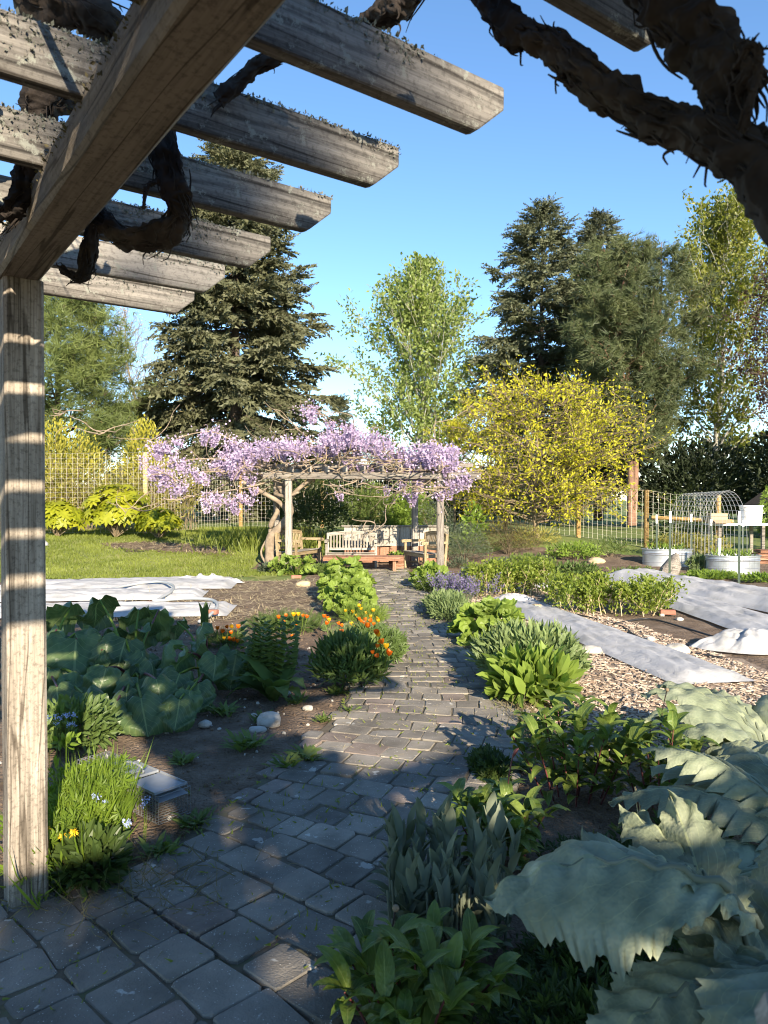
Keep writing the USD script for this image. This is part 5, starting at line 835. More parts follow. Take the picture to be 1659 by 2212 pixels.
# the planted beds in front of the yellow tree
for i, (x, y, rx, ry, h, lab, m) in enumerate([(3.3, 16.6, .8, .6, .5, 'low green perennials left of the yellow tree trunk', L_mid), (4.6, 17.8, .9, .6, .6, 'leafy green perennials under the yellow tree', L_bright), (5.6, 18.3, .8, .6, .7, 'green perennials at the right side of the yellow tree', L_mid), (2.9, 15.0, .5, .4, .35, 'dark green cushion behind the bunched fleece', L_deep), (4.0, 15.6, .8, .4, .35, 'green herb row behind the fleece tunnel', L_deep), (5.2, 15.3, .7, .4, .25, 'green leafy row before the driftwood stump', L_mid), (6.6, 14.9, .75, .4, .20, 'lush green row before the left tub', L_bright), (7.5, 14.3, .8, .4, .20, 'lush green row before the right tub', L_bright), (8.7, 14.6, .6, .5, .3, 'leafy clump right of the right tub', L_mid), (6.95, 16.3, .36, .35, .5, 'feathery green fennel between the two tubs', L_sage), (2.6, 16.3, .5, .4, .4, 'pale low plants right of the right front post', L_grey), (4.0, 19.6, 1.0, .5, .75, 'grassy twigs at the foot of the yellow tree', L_willow), (7.7, 18.6, 1.4, .5, .9, 'yellowish weeds behind the tubs', L_willow), (1.9, 15.2, .35, .3, .3, 'blue-green herb beside the right front post foot', L_grey), (1.75, 17.2, .5, .3, .3, 'pale grey leaves behind the right bench', L_grey), (-1.35, 15.7, .45, .35, .3, 'grassy dark green tuft left of the low table', L_deep), (-2.4, 15.9, .35, .3, .35, 'white-flecked herb left of the left front post', L_grey), (-8.6, 17.5, .7, .5, .5, 'grey-green weeds beside the pergola post on the lawn', L_grey), (10.6, 19.5, .9, .6, 2.2, 'bright leafy bush before the shed at the right edge', L_bright), (9.0, 21.5, 1.6, .8, 1.5, 'dark brambles behind the wire arch', L_lilac), (-.4, 18.4, .5, .15, .25, 'weeds along the foot of the board wall', L_bright)]):
    bush('bed_plants', lab, 'plant', x, y, rx * .85, ry * .85, h * .72 if h < 1 else h, int(1100 * max(.5, rx)), .08 if h < 1 else .12, m, (LOBED, OVAL, LANCE)[i % 3], 120 + i, 8, up=.5)
q = R(8); n = 1500; pos = np.c_[q.normal(-3.0, .75, n), q.normal(19.8, .5, n)]
put(None, 'tall_grass', scat(GRASS, on_ground(pos), np.c_[q.normal(0, .3, (n, 2)), np.ones(n)], q.normal(0, 1, (n, 3)), np.c_[.3 + 0 * pos[:, 0], .25 + .3 * q.random(n), .3 + 0 * pos[:, 0]]), M_grass, label='tall dark grass in the shade behind the wisteria trunk', cat='grass', kind='stuff')
# ---------------------------------------------------------------- poppies and the shaded border left of the path
M_orange = leafmat('orange_petals', [(.62, .12, .005), (.78, .20, .008), (.85, .32, .015)], .35, .5, 8, tint=(1, .9, .6))
M_yellowp = leafmat('yellow_petals', [(.75, .42, .01), (.82, .52, .02)], .35, .5, 8, tint=(1, .95, .5))
def cup(n=5):
    vs, fs = [], []
    for k in range(n):
        a = 2 * math.pi * k / n; c, s = math.cos(a), math.sin(a); q = A([[0, 0, 0], [.34, .28, .42], [.30, .52, .95], [-.30, .52, .95], [-.34, .28, .42]]); vs.append(np.stack([q[:, 0] * c - q[:, 1] * s, q[:, 2], q[:, 0] * s + q[:, 1] * c], -1)); b = 5 * k; fs += [[b, b + 1, b + 4], [b + 1, b + 2, b + 3], [b + 1, b + 3, b + 4]]
    return np.vstack(vs), A(fs)
CUP = cup()
def poppies(label, x, y, rx, ry, h, nl, fl, seed, fm=M_orange, fs=.040, mat=None):
    """fl: world positions of the flowers"""
    r = R(seed); t = bush('poppy_plant', label, 'poppies', x, y, rx, ry, h, nl, .10, mat or L_sage, FROND, seed, 6, up=.8, group='poppies left of the path', nup=.3); st = []
    for p in fl:
        q = A(p) - V3(x, y, 0); put(t, 'flower', scat(CUP, q[None], (r.normal(0, .25, 3) + V3(0, -.15, 1))[None], r.normal(0, 1, (1, 3)), A([fs * r.uniform(.8, 1.2)])), fm if r.random() < .8 else M_yellowp); st.append(tube([(q[0] * .8, q[1] * .8, .0), (q[0] * .95, q[1] * .95, q[2] * .6), q], .0025, 3))
    for m in st: put(t, 'flower_stalk', m, L_bright)
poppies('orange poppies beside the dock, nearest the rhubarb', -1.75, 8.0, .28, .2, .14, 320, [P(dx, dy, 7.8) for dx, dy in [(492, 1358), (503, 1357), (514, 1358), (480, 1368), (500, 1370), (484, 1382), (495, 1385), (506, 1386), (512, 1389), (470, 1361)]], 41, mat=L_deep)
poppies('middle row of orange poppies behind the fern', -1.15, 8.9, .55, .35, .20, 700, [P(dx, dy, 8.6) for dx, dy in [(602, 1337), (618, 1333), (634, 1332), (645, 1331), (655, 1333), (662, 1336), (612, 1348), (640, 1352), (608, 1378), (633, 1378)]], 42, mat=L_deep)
poppies('poppies with orange flowers along the left path edge', -.22, 7.9, .4, .6, .22, 900, [P(dx, dy, 6.05 if dx > 795 and dy > 1355 else 8.2 - .02 * (dy - 1340)) for dx, dy in [(700, 1335), (708, 1338), (712, 1343), (733, 1350), (740, 1354), (760, 1352), (765, 1357), (775, 1340), (780, 1345), (786, 1350), (790, 1342), (796, 1356), (802, 1345), (806, 1352), (814, 1370), (819, 1376), (823, 1390), (826, 1392), (814, 1400), (834, 1402), (835, 1410), (818, 1420), (806, 1413), (840, 1418), (704, 1350), (738, 1368)]], 43)
poppies('yellow and orange poppies farthest up the left path edge', -.28, 9.5, .35, .35, .22, 500, [P(dx, dy, 9.3) for dx, dy in [(745, 1322), (762, 1325), (770, 1332), (782, 1318), (790, 1328), (800, 1335), (806, 1322), (776, 1312), (812, 1338), (818, 1345)]], 44, M_yellowp, mat=L_mallow)
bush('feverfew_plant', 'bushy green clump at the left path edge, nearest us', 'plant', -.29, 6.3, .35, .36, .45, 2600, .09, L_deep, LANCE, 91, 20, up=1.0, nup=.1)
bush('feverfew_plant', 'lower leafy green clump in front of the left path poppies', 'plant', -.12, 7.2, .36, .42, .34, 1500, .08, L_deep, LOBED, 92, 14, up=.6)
t = thing('fern', 'upright green fern between the rhubarb and the poppies', 'fern', (-.93, 6.1, 0)); q = R(9)
for k in range(17):
    a = q.random() * 6.28; L = .42 + .24 * q.random(); put(t, 'frond', scat(FROND, V3(q.normal(0, .08), q.normal(0, .08), 0)[None], V3(math.cos(a) * .5, math.sin(a) * .5, 1)[None], V3(math.cos(a), math.sin(a), -.2)[None], A([[L * 1.15, L, L * 2.6]])), L_mid)
def blade(L, Wd, e0, bend, fold=.25, n=8, seed=0, wave=.0, base=.25):
    """a strap leaf: grows along +y, rising at e0 radians and bending over"""
    t = np.linspace(0, 1, n + 1); e = e0 - bend * t ** 1.3; y = np.r_[0, np.cumsum(np.cos(e[:-1]) * L / n)]; z = np.r_[0, np.cumsum(np.sin(e[:-1]) * L / n)]
    w = Wd * np.sin(np.pi * (base * .3 + (1 - base * .3) * t) ** .8) ** .85 * (1 + wave * np.sin(t * 19 + seed)); v = []
    for s in (-1, -.5, 0, .5, 1): lift = fold * (abs(s) ** 1.5) * w + wave * Wd * np.sin(t * 23 + s * 3 + seed) * abs(s); v.append(np.stack([s * w, y - np.sin(e) * lift, z + np.cos(e) * lift], -1))
    v = np.stack(v, 1).reshape(-1, 3); i, j = np.meshgrid(np.arange(n), np.arange(4), indexing='ij'); a = i * 5 + j; return v, np.concatenate([np.stack([a, a + 1, a + 6], -1).reshape(-1, 3), np.stack([a, a + 6, a + 5], -1).reshape(-1, 3)])
def spun(m, az, o=(0, 0, 0)): c, s = math.cos(az), math.sin(az); v = m[0]; return np.stack([v[:, 0] * c - v[:, 1] * s, v[:, 0] * s + v[:, 1] * c, v[:, 2]], -1) + o, m[1]
t = thing('dock_plant', 'dock with long broad leaves below the fern', 'plant', (-.88, 5.85, 0)); q = R(12)
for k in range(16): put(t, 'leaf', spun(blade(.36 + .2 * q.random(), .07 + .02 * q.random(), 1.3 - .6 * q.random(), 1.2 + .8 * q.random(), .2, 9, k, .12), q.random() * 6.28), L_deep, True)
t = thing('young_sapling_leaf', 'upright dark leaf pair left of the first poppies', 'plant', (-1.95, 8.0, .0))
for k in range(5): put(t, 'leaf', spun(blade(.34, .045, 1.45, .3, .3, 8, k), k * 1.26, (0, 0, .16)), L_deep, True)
put(t, 'stem', tube([(0, 0, 0), (0, 0, .2), (0, 0, .3)], .01, 6), L_deep)
for i, (dx, dy, s) in enumerate([(530, 1620, .16), (660, 1645, .14), (640, 1520, .12), (480, 1545, .15), (620, 1660, .13), (730, 1500, .12), (560, 1560, .1), (700, 1560, .09), (390, 1650, .1), (1150, 1570, .12), (1165, 1620, .1), (420, 1790, .12), (350, 1850, .12), (760, 1540, .08), (1130, 1660, .09)]):
    x, y = at(dx, dy); r = R(i); n = 46; a = r.random(n) * 6.28; t = thing('weed', f'small green weed rosette on the soil, ' + ['beside the cage trap side of the bed', 'at the path edge below the stones', 'below the dock leaves', 'against the rhubarb edge', 'near the left path edge, front one', 'under the near feverfew clump', 'left of the largest grey stone', 'between stones and path', 'beyond the cage trap', 'right of the path by the chips', 'right of the path above the dark peony', 'between the cage trap and the path', 'at the left path edge, nearest the post', 'beside the left path kerb by the feverfew', 'right path edge near the lit peony'][i], 'weed', (x, y, 0), 'weeds sprouting from bare soil')
    put(t, 'leaves', scat(LANCE, r.normal(0, s * .25, (n, 3)) * A([1, 1, 0]) + V3(0, 0, .005), np.c_[np.cos(a), np.sin(a), .35 + .7 * r.random(n)], V3(0, 0, 1) + r.normal(0, .3, (n, 3)), s * (.5 + .6 * r.random(n))), L_mid)
# ---------------------------------------------------------------- big leaves close to us
def veinmat(name, cols, vein, nv=8, slant=.8, trans=.25, rough=.55, bump=60, mid=.016, sw=.10, tint=(1.25, 1.3, .6), spec=.35):
    n = {'g': ('geometry', {}), 'u': ('uvmap', {'attribute': 'st'}), 'x': ('separate_xyz', {}), 'a0': ('math', {'math_type': 'subtract', 'value2': .5}), 'a': ('math', {'math_type': 'absolute'}), 'ph': ('math', {'math_type': 'multiply_add', 'value2': -slant}), 'p': ('math', {'math_type': 'multiply', 'value2': float(nv)}), 'fr': ('math', {'math_type': 'fraction'}),
         'sl': ('math', {'math_type': 'less_than', 'value2': sw}), 'sd': ('math', {'math_type': 'multiply', 'value2': .5}), 'ml': ('math', {'math_type': 'less_than', 'value2': mid}), 'mx': ('math', {'math_type': 'maximum'}),
         'oi': ('object_info', {}), 'ov': ('math', {'math_type': 'multiply_add', 'value2': .5, 'value3': .75}), 'hs': ('hsv', {}), 'n': ('noise_texture', {'scale': 9.0, 'detail': 4.0}), 'r': ('rgb_ramp', {'ramp': [(.3 + .4 * i / (len(cols) - 1), c) for i, c in enumerate(cols)]}), 'm': ('mix', {'mix_type': 'mix', 'color2': vein}), 'bs': ('principled_bsdf', {'roughness': rough, 'specular_ior_level': spec}), 'tm': ('mix', {'mix_type': 'multiply', 'fac': 1.0, 'color2': tint}), 't': ('translucent_bsdf', {}), 'o': ('mix_closure', {'fac': trans}),
         'bn': ('voronoi_texture', {'scale': float(bump)}), 'ba': ('math', {'math_type': 'add'}), 'bp': ('bump', {'strength': .38, 'distance': .006})}
    l = [('u.UV', 'x.vector'), ('x.x', 'a0.value1'), ('a0.value', 'a.value1'), ('a.value', 'ph.value1'), ('x.y', 'ph.value3'), ('ph.value', 'p.value1'), ('p.value', 'fr.value1'), ('fr.value', 'sl.value1'), ('sl.value', 'sd.value1'), ('a.value', 'ml.value1'), ('sd.value', 'mx.value1'), ('ml.value', 'mx.value2'),
         ('g.position', 'n.vector'), ('n.fac', 'r.fac'), ('r.color', 'hs.color'), ('oi.random', 'ov.value1'), ('ov.value', 'hs.value'), ('hs.color', 'm.color1'), ('mx.value', 'm.fac'), ('m.color', 'bs.base_color'), ('m.color', 'tm.color1'), ('tm.color', 't.color'), ('g.position', 'bn.vector'), ('bn.distance', 'ba.value1'), ('mx.value', 'ba.value2'), ('ba.value', 'bp.height'), ('bp.normal', 'bs.normal'), ('bs.BSDF', 'o.closure1'), ('t.BSDF', 'o.closure2')]
    return MAT(name, n, l, 'o.closure')
L_rhubarb = veinmat('rhubarb_leaf', [(.055, .095, .038), (.09, .14, .055), (.135, .18, .07)], (.19, .24, .10), 6, 1.0, .22, .36, 38)
L_cardoon = veinmat('cardoon_leaf', [(.13, .155, .10), (.20, .23, .15), (.28, .305, .21)], (.30, .33, .19), 9, 1.1, .22, .65, 90, .020, .07, (1.15, 1.2, .7))
L_lamb = leafmat('woolly_leaves', [(.12, .145, .10), (.19, .215, .155), (.27, .295, .22)], .2, .85, 6)
L_peony = veinmat('peony_leaf', [(.07, .115, .022), (.12, .175, .035), (.18, .23, .05)], (.21, .26, .07), 6, .8, .3, .35, 80, .03, .08)
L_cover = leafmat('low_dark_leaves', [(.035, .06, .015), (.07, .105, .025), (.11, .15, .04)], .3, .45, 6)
L_weed = leafmat('sunlit_weeds', [(.10, .16, .02), (.18, .26, .03), (.28, .35, .06)], .42, .45, 5)
def uvgrid(nu, nv): u, v = np.meshgrid(np.linspace(0, 1, nu), np.linspace(0, 1, nv), indexing='ij'); return np.stack([v, u], -1).reshape(-1, 2)
def rhubarb_leaf(L, Wd, seed, droop=.35):
    r = R(seed); a, b, c = r.random(3) * 6
    def fn(u, v):
        t = u; s = (v - .5) * 2; w = Wd * np.sqrt(np.clip(1 - np.where(t < .4, (.4 - t) / .46, (t - .4) / .605) ** 2, .004, 1)) * (1 + .05 * np.sin(t * 31 + a + s * 2)); y = L * (t * 1.02 - .16 * np.abs(s) * (1 - t) ** 3 * 1.6 + .10 * np.abs(s) * (1 - t)); x = w * s
        z = -droop * L * t ** 1.8 - .22 * Wd * s * s + .075 * np.abs(s) ** 2 * np.sin(t * 22 + s * 3 + b) * L + .10 * L * np.sin(t * 9 + 5 * np.abs(s) + c) * (.3 + np.abs(s)) + .025 * L * np.sin((t - .5 * np.abs(s)) * 38) * np.abs(s)
        return np.stack([x, y, z], -1)
    return grid(16, 13, fn)
def cardoon_leaf(L, Wd, e0, bend, lob, nl, seed, n=64, m=11, slant=.6, roll=0.0, und=.009):
    r = R(seed); ph = r.random() * 6
    def fn(u, v):
        t = u; s = (v - .5) * 2; tt = np.linspace(0, 1, n); e = e0 - bend * tt ** 1.25; yy = np.r_[0, np.cumsum(np.cos(e[:-1]) * L / (n - 1))]; zz = np.r_[0, np.cumsum(np.sin(e[:-1]) * L / (n - 1))]
        env = np.sin(np.pi * np.clip(.04 + .96 * t, 0, 1) ** 1.05) ** .7 * (1 - .15 * t); th = np.abs(np.sin(np.pi * (nl * t + .15 * np.sign(s)))) ** .75; irr = .45 + 1.1 * meshkit.noise(np.stack([t * nl * 1.1, np.sign(s) * 3, 0 * t + seed], -1), seed); mod = 1 - lob * (1 - th) * irr + .10 * (irr - 1) * (lob < .3) + .07 * np.sin(t * nl * 25 + ph) * (np.abs(s) > .8) * (lob > .1)
        w = Wd * env * np.maximum(.06, mod); fwd = slant * np.abs(s) * w * ((.5 + .8 * th) if lob > .3 else .35); tq = np.clip(t + fwd / L, 0, 1); yb, zb, eb = np.interp(tq, tt, yy), np.interp(tq, tt, zz), np.interp(tq, tt, e)
        hgt = -.42 * Wd * s * s * env + .10 * Wd * (1 - np.abs(s)) * 0 + und * np.abs(s) * np.sin(2 * np.pi * nl * t + ph * 0) + (.12 if lob < .3 else .06) * Wd * np.sin(t * 7 + s * 2 + ph) * np.abs(s) + .11 * Wd * np.abs(s) ** .6 * (meshkit.fbm(np.stack([t * 9, s * 4, 0 * t + seed], -1), 3, seed) - .5) + .012 * np.sin(2 * np.pi * (nl * t * 1.0 - .9 * np.abs(s))) * (1 - lob) + .05 * Wd * np.exp(-(s / .12) ** 2)
        c, q = math.cos(roll), math.sin(roll); lx, lz = s * w * c - hgt * q, s * w * q + hgt * c; return np.stack([lx, yb - np.sin(eb) * lz, zb + np.cos(eb) * lz], -1)
    return grid(n, m, fn)
# rhubarb
RH = [(290, 580, 400), (590, 545, 300), (900, 545, 270), (1140, 475, 210), (1370, 555, 270), (720, 745, 250), (480, 725, 210), (960, 730, 260), (770, 930, 280), (560, 930, 220), (380, 880, 260), (990, 910, 220), (1130, 770, 200), (450, 270, 240), (690, 260, 170), (870, 235, 220), (760, 335, 220), (210, 270, 220), (200, 830, 250), (350, 420, 230), (620, 445, 220), (130, 420, 200), (990, 270, 150), (820, 640, 220), (1010, 610, 200), (90, 690, 220), (560, 330, 200), (1240, 620, 180), (650, 860, 200), (300, 720, 230), (870, 820, 210), (120, 560, 200), (1060, 850, 170), (450, 560, 220), (760, 560, 220), (30, 300, 220), (20, 480, 220)]
RC = {0: (V3(-3.0, 6.5, 0), 'rhubarb plant with the largest blue-green leaves beside the pergola post'), 1: (V3(-2.15, 6.3, 0), 'middle rhubarb plant with a bright drooping leaf behind the cage trap'), 2: (V3(-1.55, 6.6, 0), 'rightmost rhubarb plant next to the dock and fern')}
rp = {k: thing('rhubarb_plant', lab, 'rhubarb', c, 'rhubarb plants in the left bed') for k, (c, lab) in RC.items()}
for i, (cx, cy, w) in enumerate(RH):
    dx, dy = 66 + .32 * cx, 1261 + .32 * cy; Y = 4.95 + (940 - cy) / 940 * 3.0; p = P(dx, dy, Y) + V3(0, 0, .05 * R(i).normal()); k = 0 if cx < 420 else 1 if cx < 900 else 2; r = R(300 + i); c = RC[k][0]; wd = .32 * w / F * Y; L = wd * 1.0; p[2] = max(p[2], .12)
    o = unit((p - c) * A([1, 1, 0]) + r.normal(0, .25, 3) * A([1, 1, 0]) + V3(0, -.38, 0)); az = math.atan2(o[1], o[0]) - math.pi / 2; m = rhubarb_leaf(L, wd * .60, 300 + i, .16 + .2 * r.random()); tilt = -.55 - .45 * r.random()
    q = (trimesh.transformations.rotation_matrix(az, (0, 0, 1)) @ trimesh.transformations.rotation_matrix(tilt, (1, 0, 0)) @ trimesh.transformations.rotation_matrix(r.normal(0, .38), (0, 1, 0)))[:3, :3]; v = m[0] @ q.T; v = v - v.mean(0) + p - c; v[:, 2] = np.maximum(v[:, 2], .015); put(rp[k], 'leaf', (v, m[1]), L_rhubarb, True, uv=uvgrid(16, 13))
    a = v[6]; put(rp[k], 'stalk', tube(spline([(r.normal(0, .05), r.normal(0, .05), -.02), a * A([.5, .5, .6]) + V3(0, 0, .04), a], 8), [.014, .014, .013, .012, .011, .010, .009, .007], 6), L_bright if i % 3 else M_redstem, True)
# cage trap
cg = thing('cage_trap', 'small wire live trap with grey metal top plates lying in the weeds', 'cage trap', (-1.40, 3.93, .0)); c0 = V3(-1.04, 3.645, 0); cax = unit(V3(-.61, .52, 0)); CL, CW, CH = .80, .185, .135
cM = np.eye(4); cM[:3, 0], cM[:3, 1], cM[:3, 2], cM[:3, 3] = cax, V3(-cax[1], cax[0], 0), V3(0, 0, 1), c0 - V3(-1.40, 3.93, 0) + V3(0, 0, .012); w = []
def wr(*pts, r=.0017): w.append(tube(A(pts, float), r, 4, cap=False))
for k in range(33):
    x = CL * k / 32; h = CW / 2; wr((x, -h, 0), (x, -h, CH)); wr((x, h, 0), (x, h, CH)); wr((x, -h, 0), (x, h, 0)); 
    if k > 17 or k % 3 == 0: wr((x, -h, CH), (x, h, CH))
for k in range(8):
    for y in (-CW / 2, CW / 2): wr((0, y, CH * k / 7), (CL, y, CH * k / 7), r=.0022 if k in (0, 7) else .0017)
for k in range(9): y = -CW / 2 + CW * k / 8; wr((0, y, 0), (CL, y, 0)); wr((CL * .52, y, CH), (CL, y, CH)); wr((CL, y, 0), (CL, y, CH))
put(cg, 'wire_body', join(w), plain('dull_cage_wire', (.25, .25, .24), .5, .6), M=cM, kind='stuff')
M_zinc = noisemat('zinc_plate', [(.22, .24, .26), (.32, .34, .37)], 8, .5, .05, 30, .001, metallic=.4)
for (x, L) in ((.15, .24), (.41, .24)): put(cg, 'top_plate', box(L, CW + .01, .004, (x, 0, CH + .003), .001), M_zinc, M=cM); put(cg, 'plate_rim', join([box(L, .006, .012, (x, s * CW / 2, CH + .008), .001) for s in (-1, 1)] + [box(.006, CW, .010, (x - L / 2 + .004, 0, CH + .008), .001)]), M_zinc, M=cM)
put(cg, 'door', xform(box(.19, CW - .02, .003), trimesh.transformations.translation_matrix((.10, 0, CH - .02)) @ rot((0, 1, 0), -8)), M_zinc, M=cM)
put(cg, 'handle', tube(spline([(.33, -.03, CH + .006), (.34, -.02, CH + .04), (.42, .0, CH + .05), (.50, .02, CH + .04), (.51, .03, CH + .006)], 20), .008, 8), M_zinc, True, M=cM); put(cg, 'hand_guard', box(.16, .09, .004, (.42, 0, CH + .016), .001), M_zinc, M=cM)
# weeds by the post
r = R(61); t = thing('weed_clump', 'sunlit clump of grass and weeds between pergola post and cage trap', 'weeds', (-1.32, 3.4, 0)); n = 800; b = np.c_[r.normal(-.09, .075, n), r.normal(.0, .2, n), 0 * r.random(n)]
put(t, 'grass_blades', scat(GRASS, b, np.c_[r.normal(0, .32, (n, 2)), np.ones(n)] + b * 1.1, r.normal(0, 1, (n, 3)), np.c_[.09 + .06 * r.random(n), .16 + .24 * r.random(n), .3 + 0 * b[:, 0]]), L_weed)
n = 2200; b = np.c_[r.normal(-.09, .08, n), r.normal(0, .2, n), .02 + .24 * r.random(n) ** 1.3]; put(t, 'leaves', scat(LOBED, b, r.normal(0, .8, (n, 3)) + V3(0, 0, .5), r.normal(0, .6, (n, 3)) + V3(0, 0, .6), .03 + .035 * r.random(n)), L_weed)
for k, (dx, dy, Y) in enumerate([(143, 1592, 3.6), (128, 1660, 3.55), (175, 1655, 3.6)]): tp = P(dx, dy, Y) - V3(-1.32, 3.4, 0); put(t, 'flower_stem', tube(spline([(tp[0] * .9, tp[1], 0), tp * A([1, 1, .6]), tp], 8), .004, 5), L_weed, True); q = r.normal(0, .022, (26, 3)) + tp - V3(0, 0, .03); put(t, 'seed_head', scat(OVAL, q, r.normal(0, 1, (26, 3)) + V3(0, 0, .6), r.normal(0, 1, (26, 3)), .04 + .02 * r.random(26)), L_weed)
M_blue = plain('pale_blue_petals', (.30, .37, .60), .6)
def forgetmenot(label, pts, Y0):
    t = thing('forget_me_not', label, 'flowers', P(*pts[0], Y0), 'forget-me-nots in the left bed'); o = P(*pts[0], Y0)
    for dx, dy in pts: q = P(dx, dy, Y0) - o; m = 5; a = r.random(m) * 6.28; put(t, 'flower_head', scat(FOLD, q + r.normal(0, .007, (m * 4, 3)), r.normal(0, 1, (m * 4, 3)), r.normal(0, 1, (m * 4, 3)) + V3(0, -1, 1), .010 + .003 * r.random(m * 4)), M_blue); put(t, 'stem', tube([q - V3(.01, -.02, max(.05, q[2] + o[2] - .02)), q - V3(0, 0, .06), q], .002, 3), L_weed)
forgetmenot('pale blue forget-me-nots among the sunlit weeds beside the cage', [(205, 1720), (209, 1724), (226, 1731), (316, 1728), (312, 1737), (268, 1777), (272, 1782), (280, 1776), (122, 1792)], 3.35)
forgetmenot('pale blue forget-me-nots in the shade beside the rhubarb and post', [(106, 1550), (122, 1547), (130, 1552), (141, 1546), (147, 1546), (160, 1545), (148, 1566), (160, 1564), (123, 1563)], 4.3)
cal = bush('marigold_plant', 'dark leafy marigold with yellow-orange flowers at the post foot', 'marigold', -1.21, 3.03, .13, .14, .22, 420, .075, L_cover, OVAL, 63, 8, up=.5); st = []
for dx, dy, s in [(113, 1791, .038), (175, 1799, .036), (152, 1808, .03), (115, 1820, .022), (117, 1848, .036)]:
    p = P(dx, dy, 2.98) - V3(-1.18, 3.03, 0); m = 16; a = np.arange(m) * 2.4; put(cal, 'flower', scat(LANCE, np.repeat(p[None], m, 0), np.c_[np.cos(a), -.25 + 0 * a, np.sin(a) * .9 + .25], np.tile(V3(0, -1, .5), (m, 1)) + r.normal(0, .2, (m, 3)), s * (.6 + .35 * r.random(m)) * .8), M_yellowp); st.append(tube([p * A([.6, .6, 0]), p * A([.9, .9, .6]), p], .003, 4))
for m in st: put(cal, 'flower_stalk', m, L_weed)
bush('dark_weeds', 'shaded leafy weeds between rhubarb and pergola post', 'weeds', -2.0, 4.75, .3, .3, .30, 900, .07, L_deep, OVAL, 64, 10)
n = 300; b = np.c_[r.normal(-1.05, .22, n), r.normal(2.95, .16, n), 0 * r.random(n) + .02]; put(None, 'dry_grass', scat(GRASS, b, np.c_[r.normal(0, .9, (n, 2)), .35 + .5 * r.random(n)], r.normal(0, 1, (n, 3)), np.c_[.03 + .02 * r.random(n), .06 + .10 * r.random(n), .3 + 0 * b[:, 0]]), M_drygrass, label='wispy dry grass around the foot of the near pergola post', cat='grass', kind='stuff')
n = 260; b = np.c_[r.normal(1.02, .06, n), r.uniform(4.4, 6.2, n), 0 * r.random(n) + .02]; put(None, 'dry_grass', scat(GRASS, b, np.c_[r.normal(0, .8, (n, 2)), .5 + .5 * r.random(n)], r.normal(0, 1, (n, 3)), np.c_[.06 + .03 * r.random(n), .06 + .1 * r.random(n), .3 + 0 * b[:, 0]]), M_drygrass, label='dry grass along the right kerb of the path before the sage', cat='grass', kind='stuff')
# peonies
def peony(label, x, y, rx, ry, h, ns, seed, ls=.11):
    r = R(seed); t = thing('peony_plant', label, 'peony', (x, y, 0), 'peony plants at the right path edge')
    for k in range(ns):
        a = k * 2.4; q = math.sqrt((k + .5) / ns); b = V3(q * rx * .5 * math.cos(a), q * ry * .5 * math.sin(a), 0); tp = V3(q * rx * math.cos(a), q * ry * math.sin(a), h * (1.02 - .35 * q * q) * r.uniform(.85, 1.08)); c = spline([b, (b + tp) / 2 + V3(0, 0, .02), tp], 8); put(t, 'stem', tube(c, np.linspace(.005, .003, 8), 5), M_redstem, True)
        for j in range(12):
            f = .22 + .78 * (j / 11); p = c[min(7, int(f * 7.99))]; az = r.random() * 6.28; L = ls * r.uniform(.75, 1.2); m = blade(L, L * .19, .9 - .5 * r.random() + .3 * (j > 6), 1.0 + .6 * r.random(), .35, 7, k + j, .03); put(t, 'leaf', spun(m, az, p + V3(r.normal(0, .012), r.normal(0, .012), 0)), L_peony, True, uv=np.tile(A([0, .25, .5, .75, 1.])[None, :, None], (8, 1, 1)).repeat(2, 2).reshape(-1, 2) * A([1, 0]) + np.repeat(np.linspace(0, 1, 8), 5)[:, None] * A([0, 1]))
    return t
peony('sunlit peony clump with lime leaves at the right edge of the path', .50, 3.22, .21, .2, .30, 15, 71, .12)
peony('taller dark peony on red stems before the wood chips', 1.02, 3.95, .34, .3, .46, 19, 72, .15)
peony('shaded peony at the bottom, nearest us below the woolly leaves', .08, 2.16, .26, .2, .26, 17, 73, .13)
peony('dark peony between the taller peony and the toothed silver leaves', 1.42, 3.75, .22, .24, .46, 10, 74, .14)
t = thing('flower_stalk', 'single red peony stalk with dark bud over the path edge', 'stalk', P(1088, 1785, 3.25)); a = P(1088, 1785, 3.25); put(t, 'stalk', tube(spline([V3(0, 0, -.12), P(1095, 1720, 3.25) - a, P(1104, 1650, 3.25) - a, P(1112, 1625, 3.25) - a], 12), .0032, 5), M_redstem, True); put(t, 'bud', tube([P(1108, 1634, 3.25) - a, P(1114, 1622, 3.25) - a, P(1120, 1616, 3.25) - a], [.005, .009, .003], 6), M_redstem, True)
def seedstalk(label, pts, Y, head):
    a = P(*pts[0], Y); t = thing('seed_stalk', label, 'stalk', a); put(t, 'stalk', tube(spline([P(*q, Y) - a for q in pts], 10), .0032, 5), M_bark, True)
    if head: m = trimesh.creation.icosphere(1); put(t, 'seed_head', (np.array(m.vertices) * .011 + P(*pts[-1], Y) - a, np.array(m.faces)), M_twig, True)
seedstalk('dark dead stalk with a round seed head over the path at bottom', [(828, 2170), (838, 2060), (855, 1962)], 2.2, True); seedstalk('thin dark stalk standing before the far silver leaves', [(1425, 1590), (1432, 1530), (1441, 1490)], 3.9, True); seedstalk('black thin stalk rising from the dark peony', [(1405, 1700), (1404, 1620), (1405, 1565)], 3.9, True)
t = thing('dry_stalk', 'pale dry forked stalk standing in the shade among the peonies', 'stalk', P(1385, 1800, 3.0)); a = P(1385, 1800, 3.0)
for k in range(2): put(t, 'stalk', tube(spline([V3(.01 * k, 0, -.1), P(1382 - 6 * k, 1740, 3.0) - a, P(1372, 1700, 3.0) - a], 10), .0028, 5), M_straw, True)
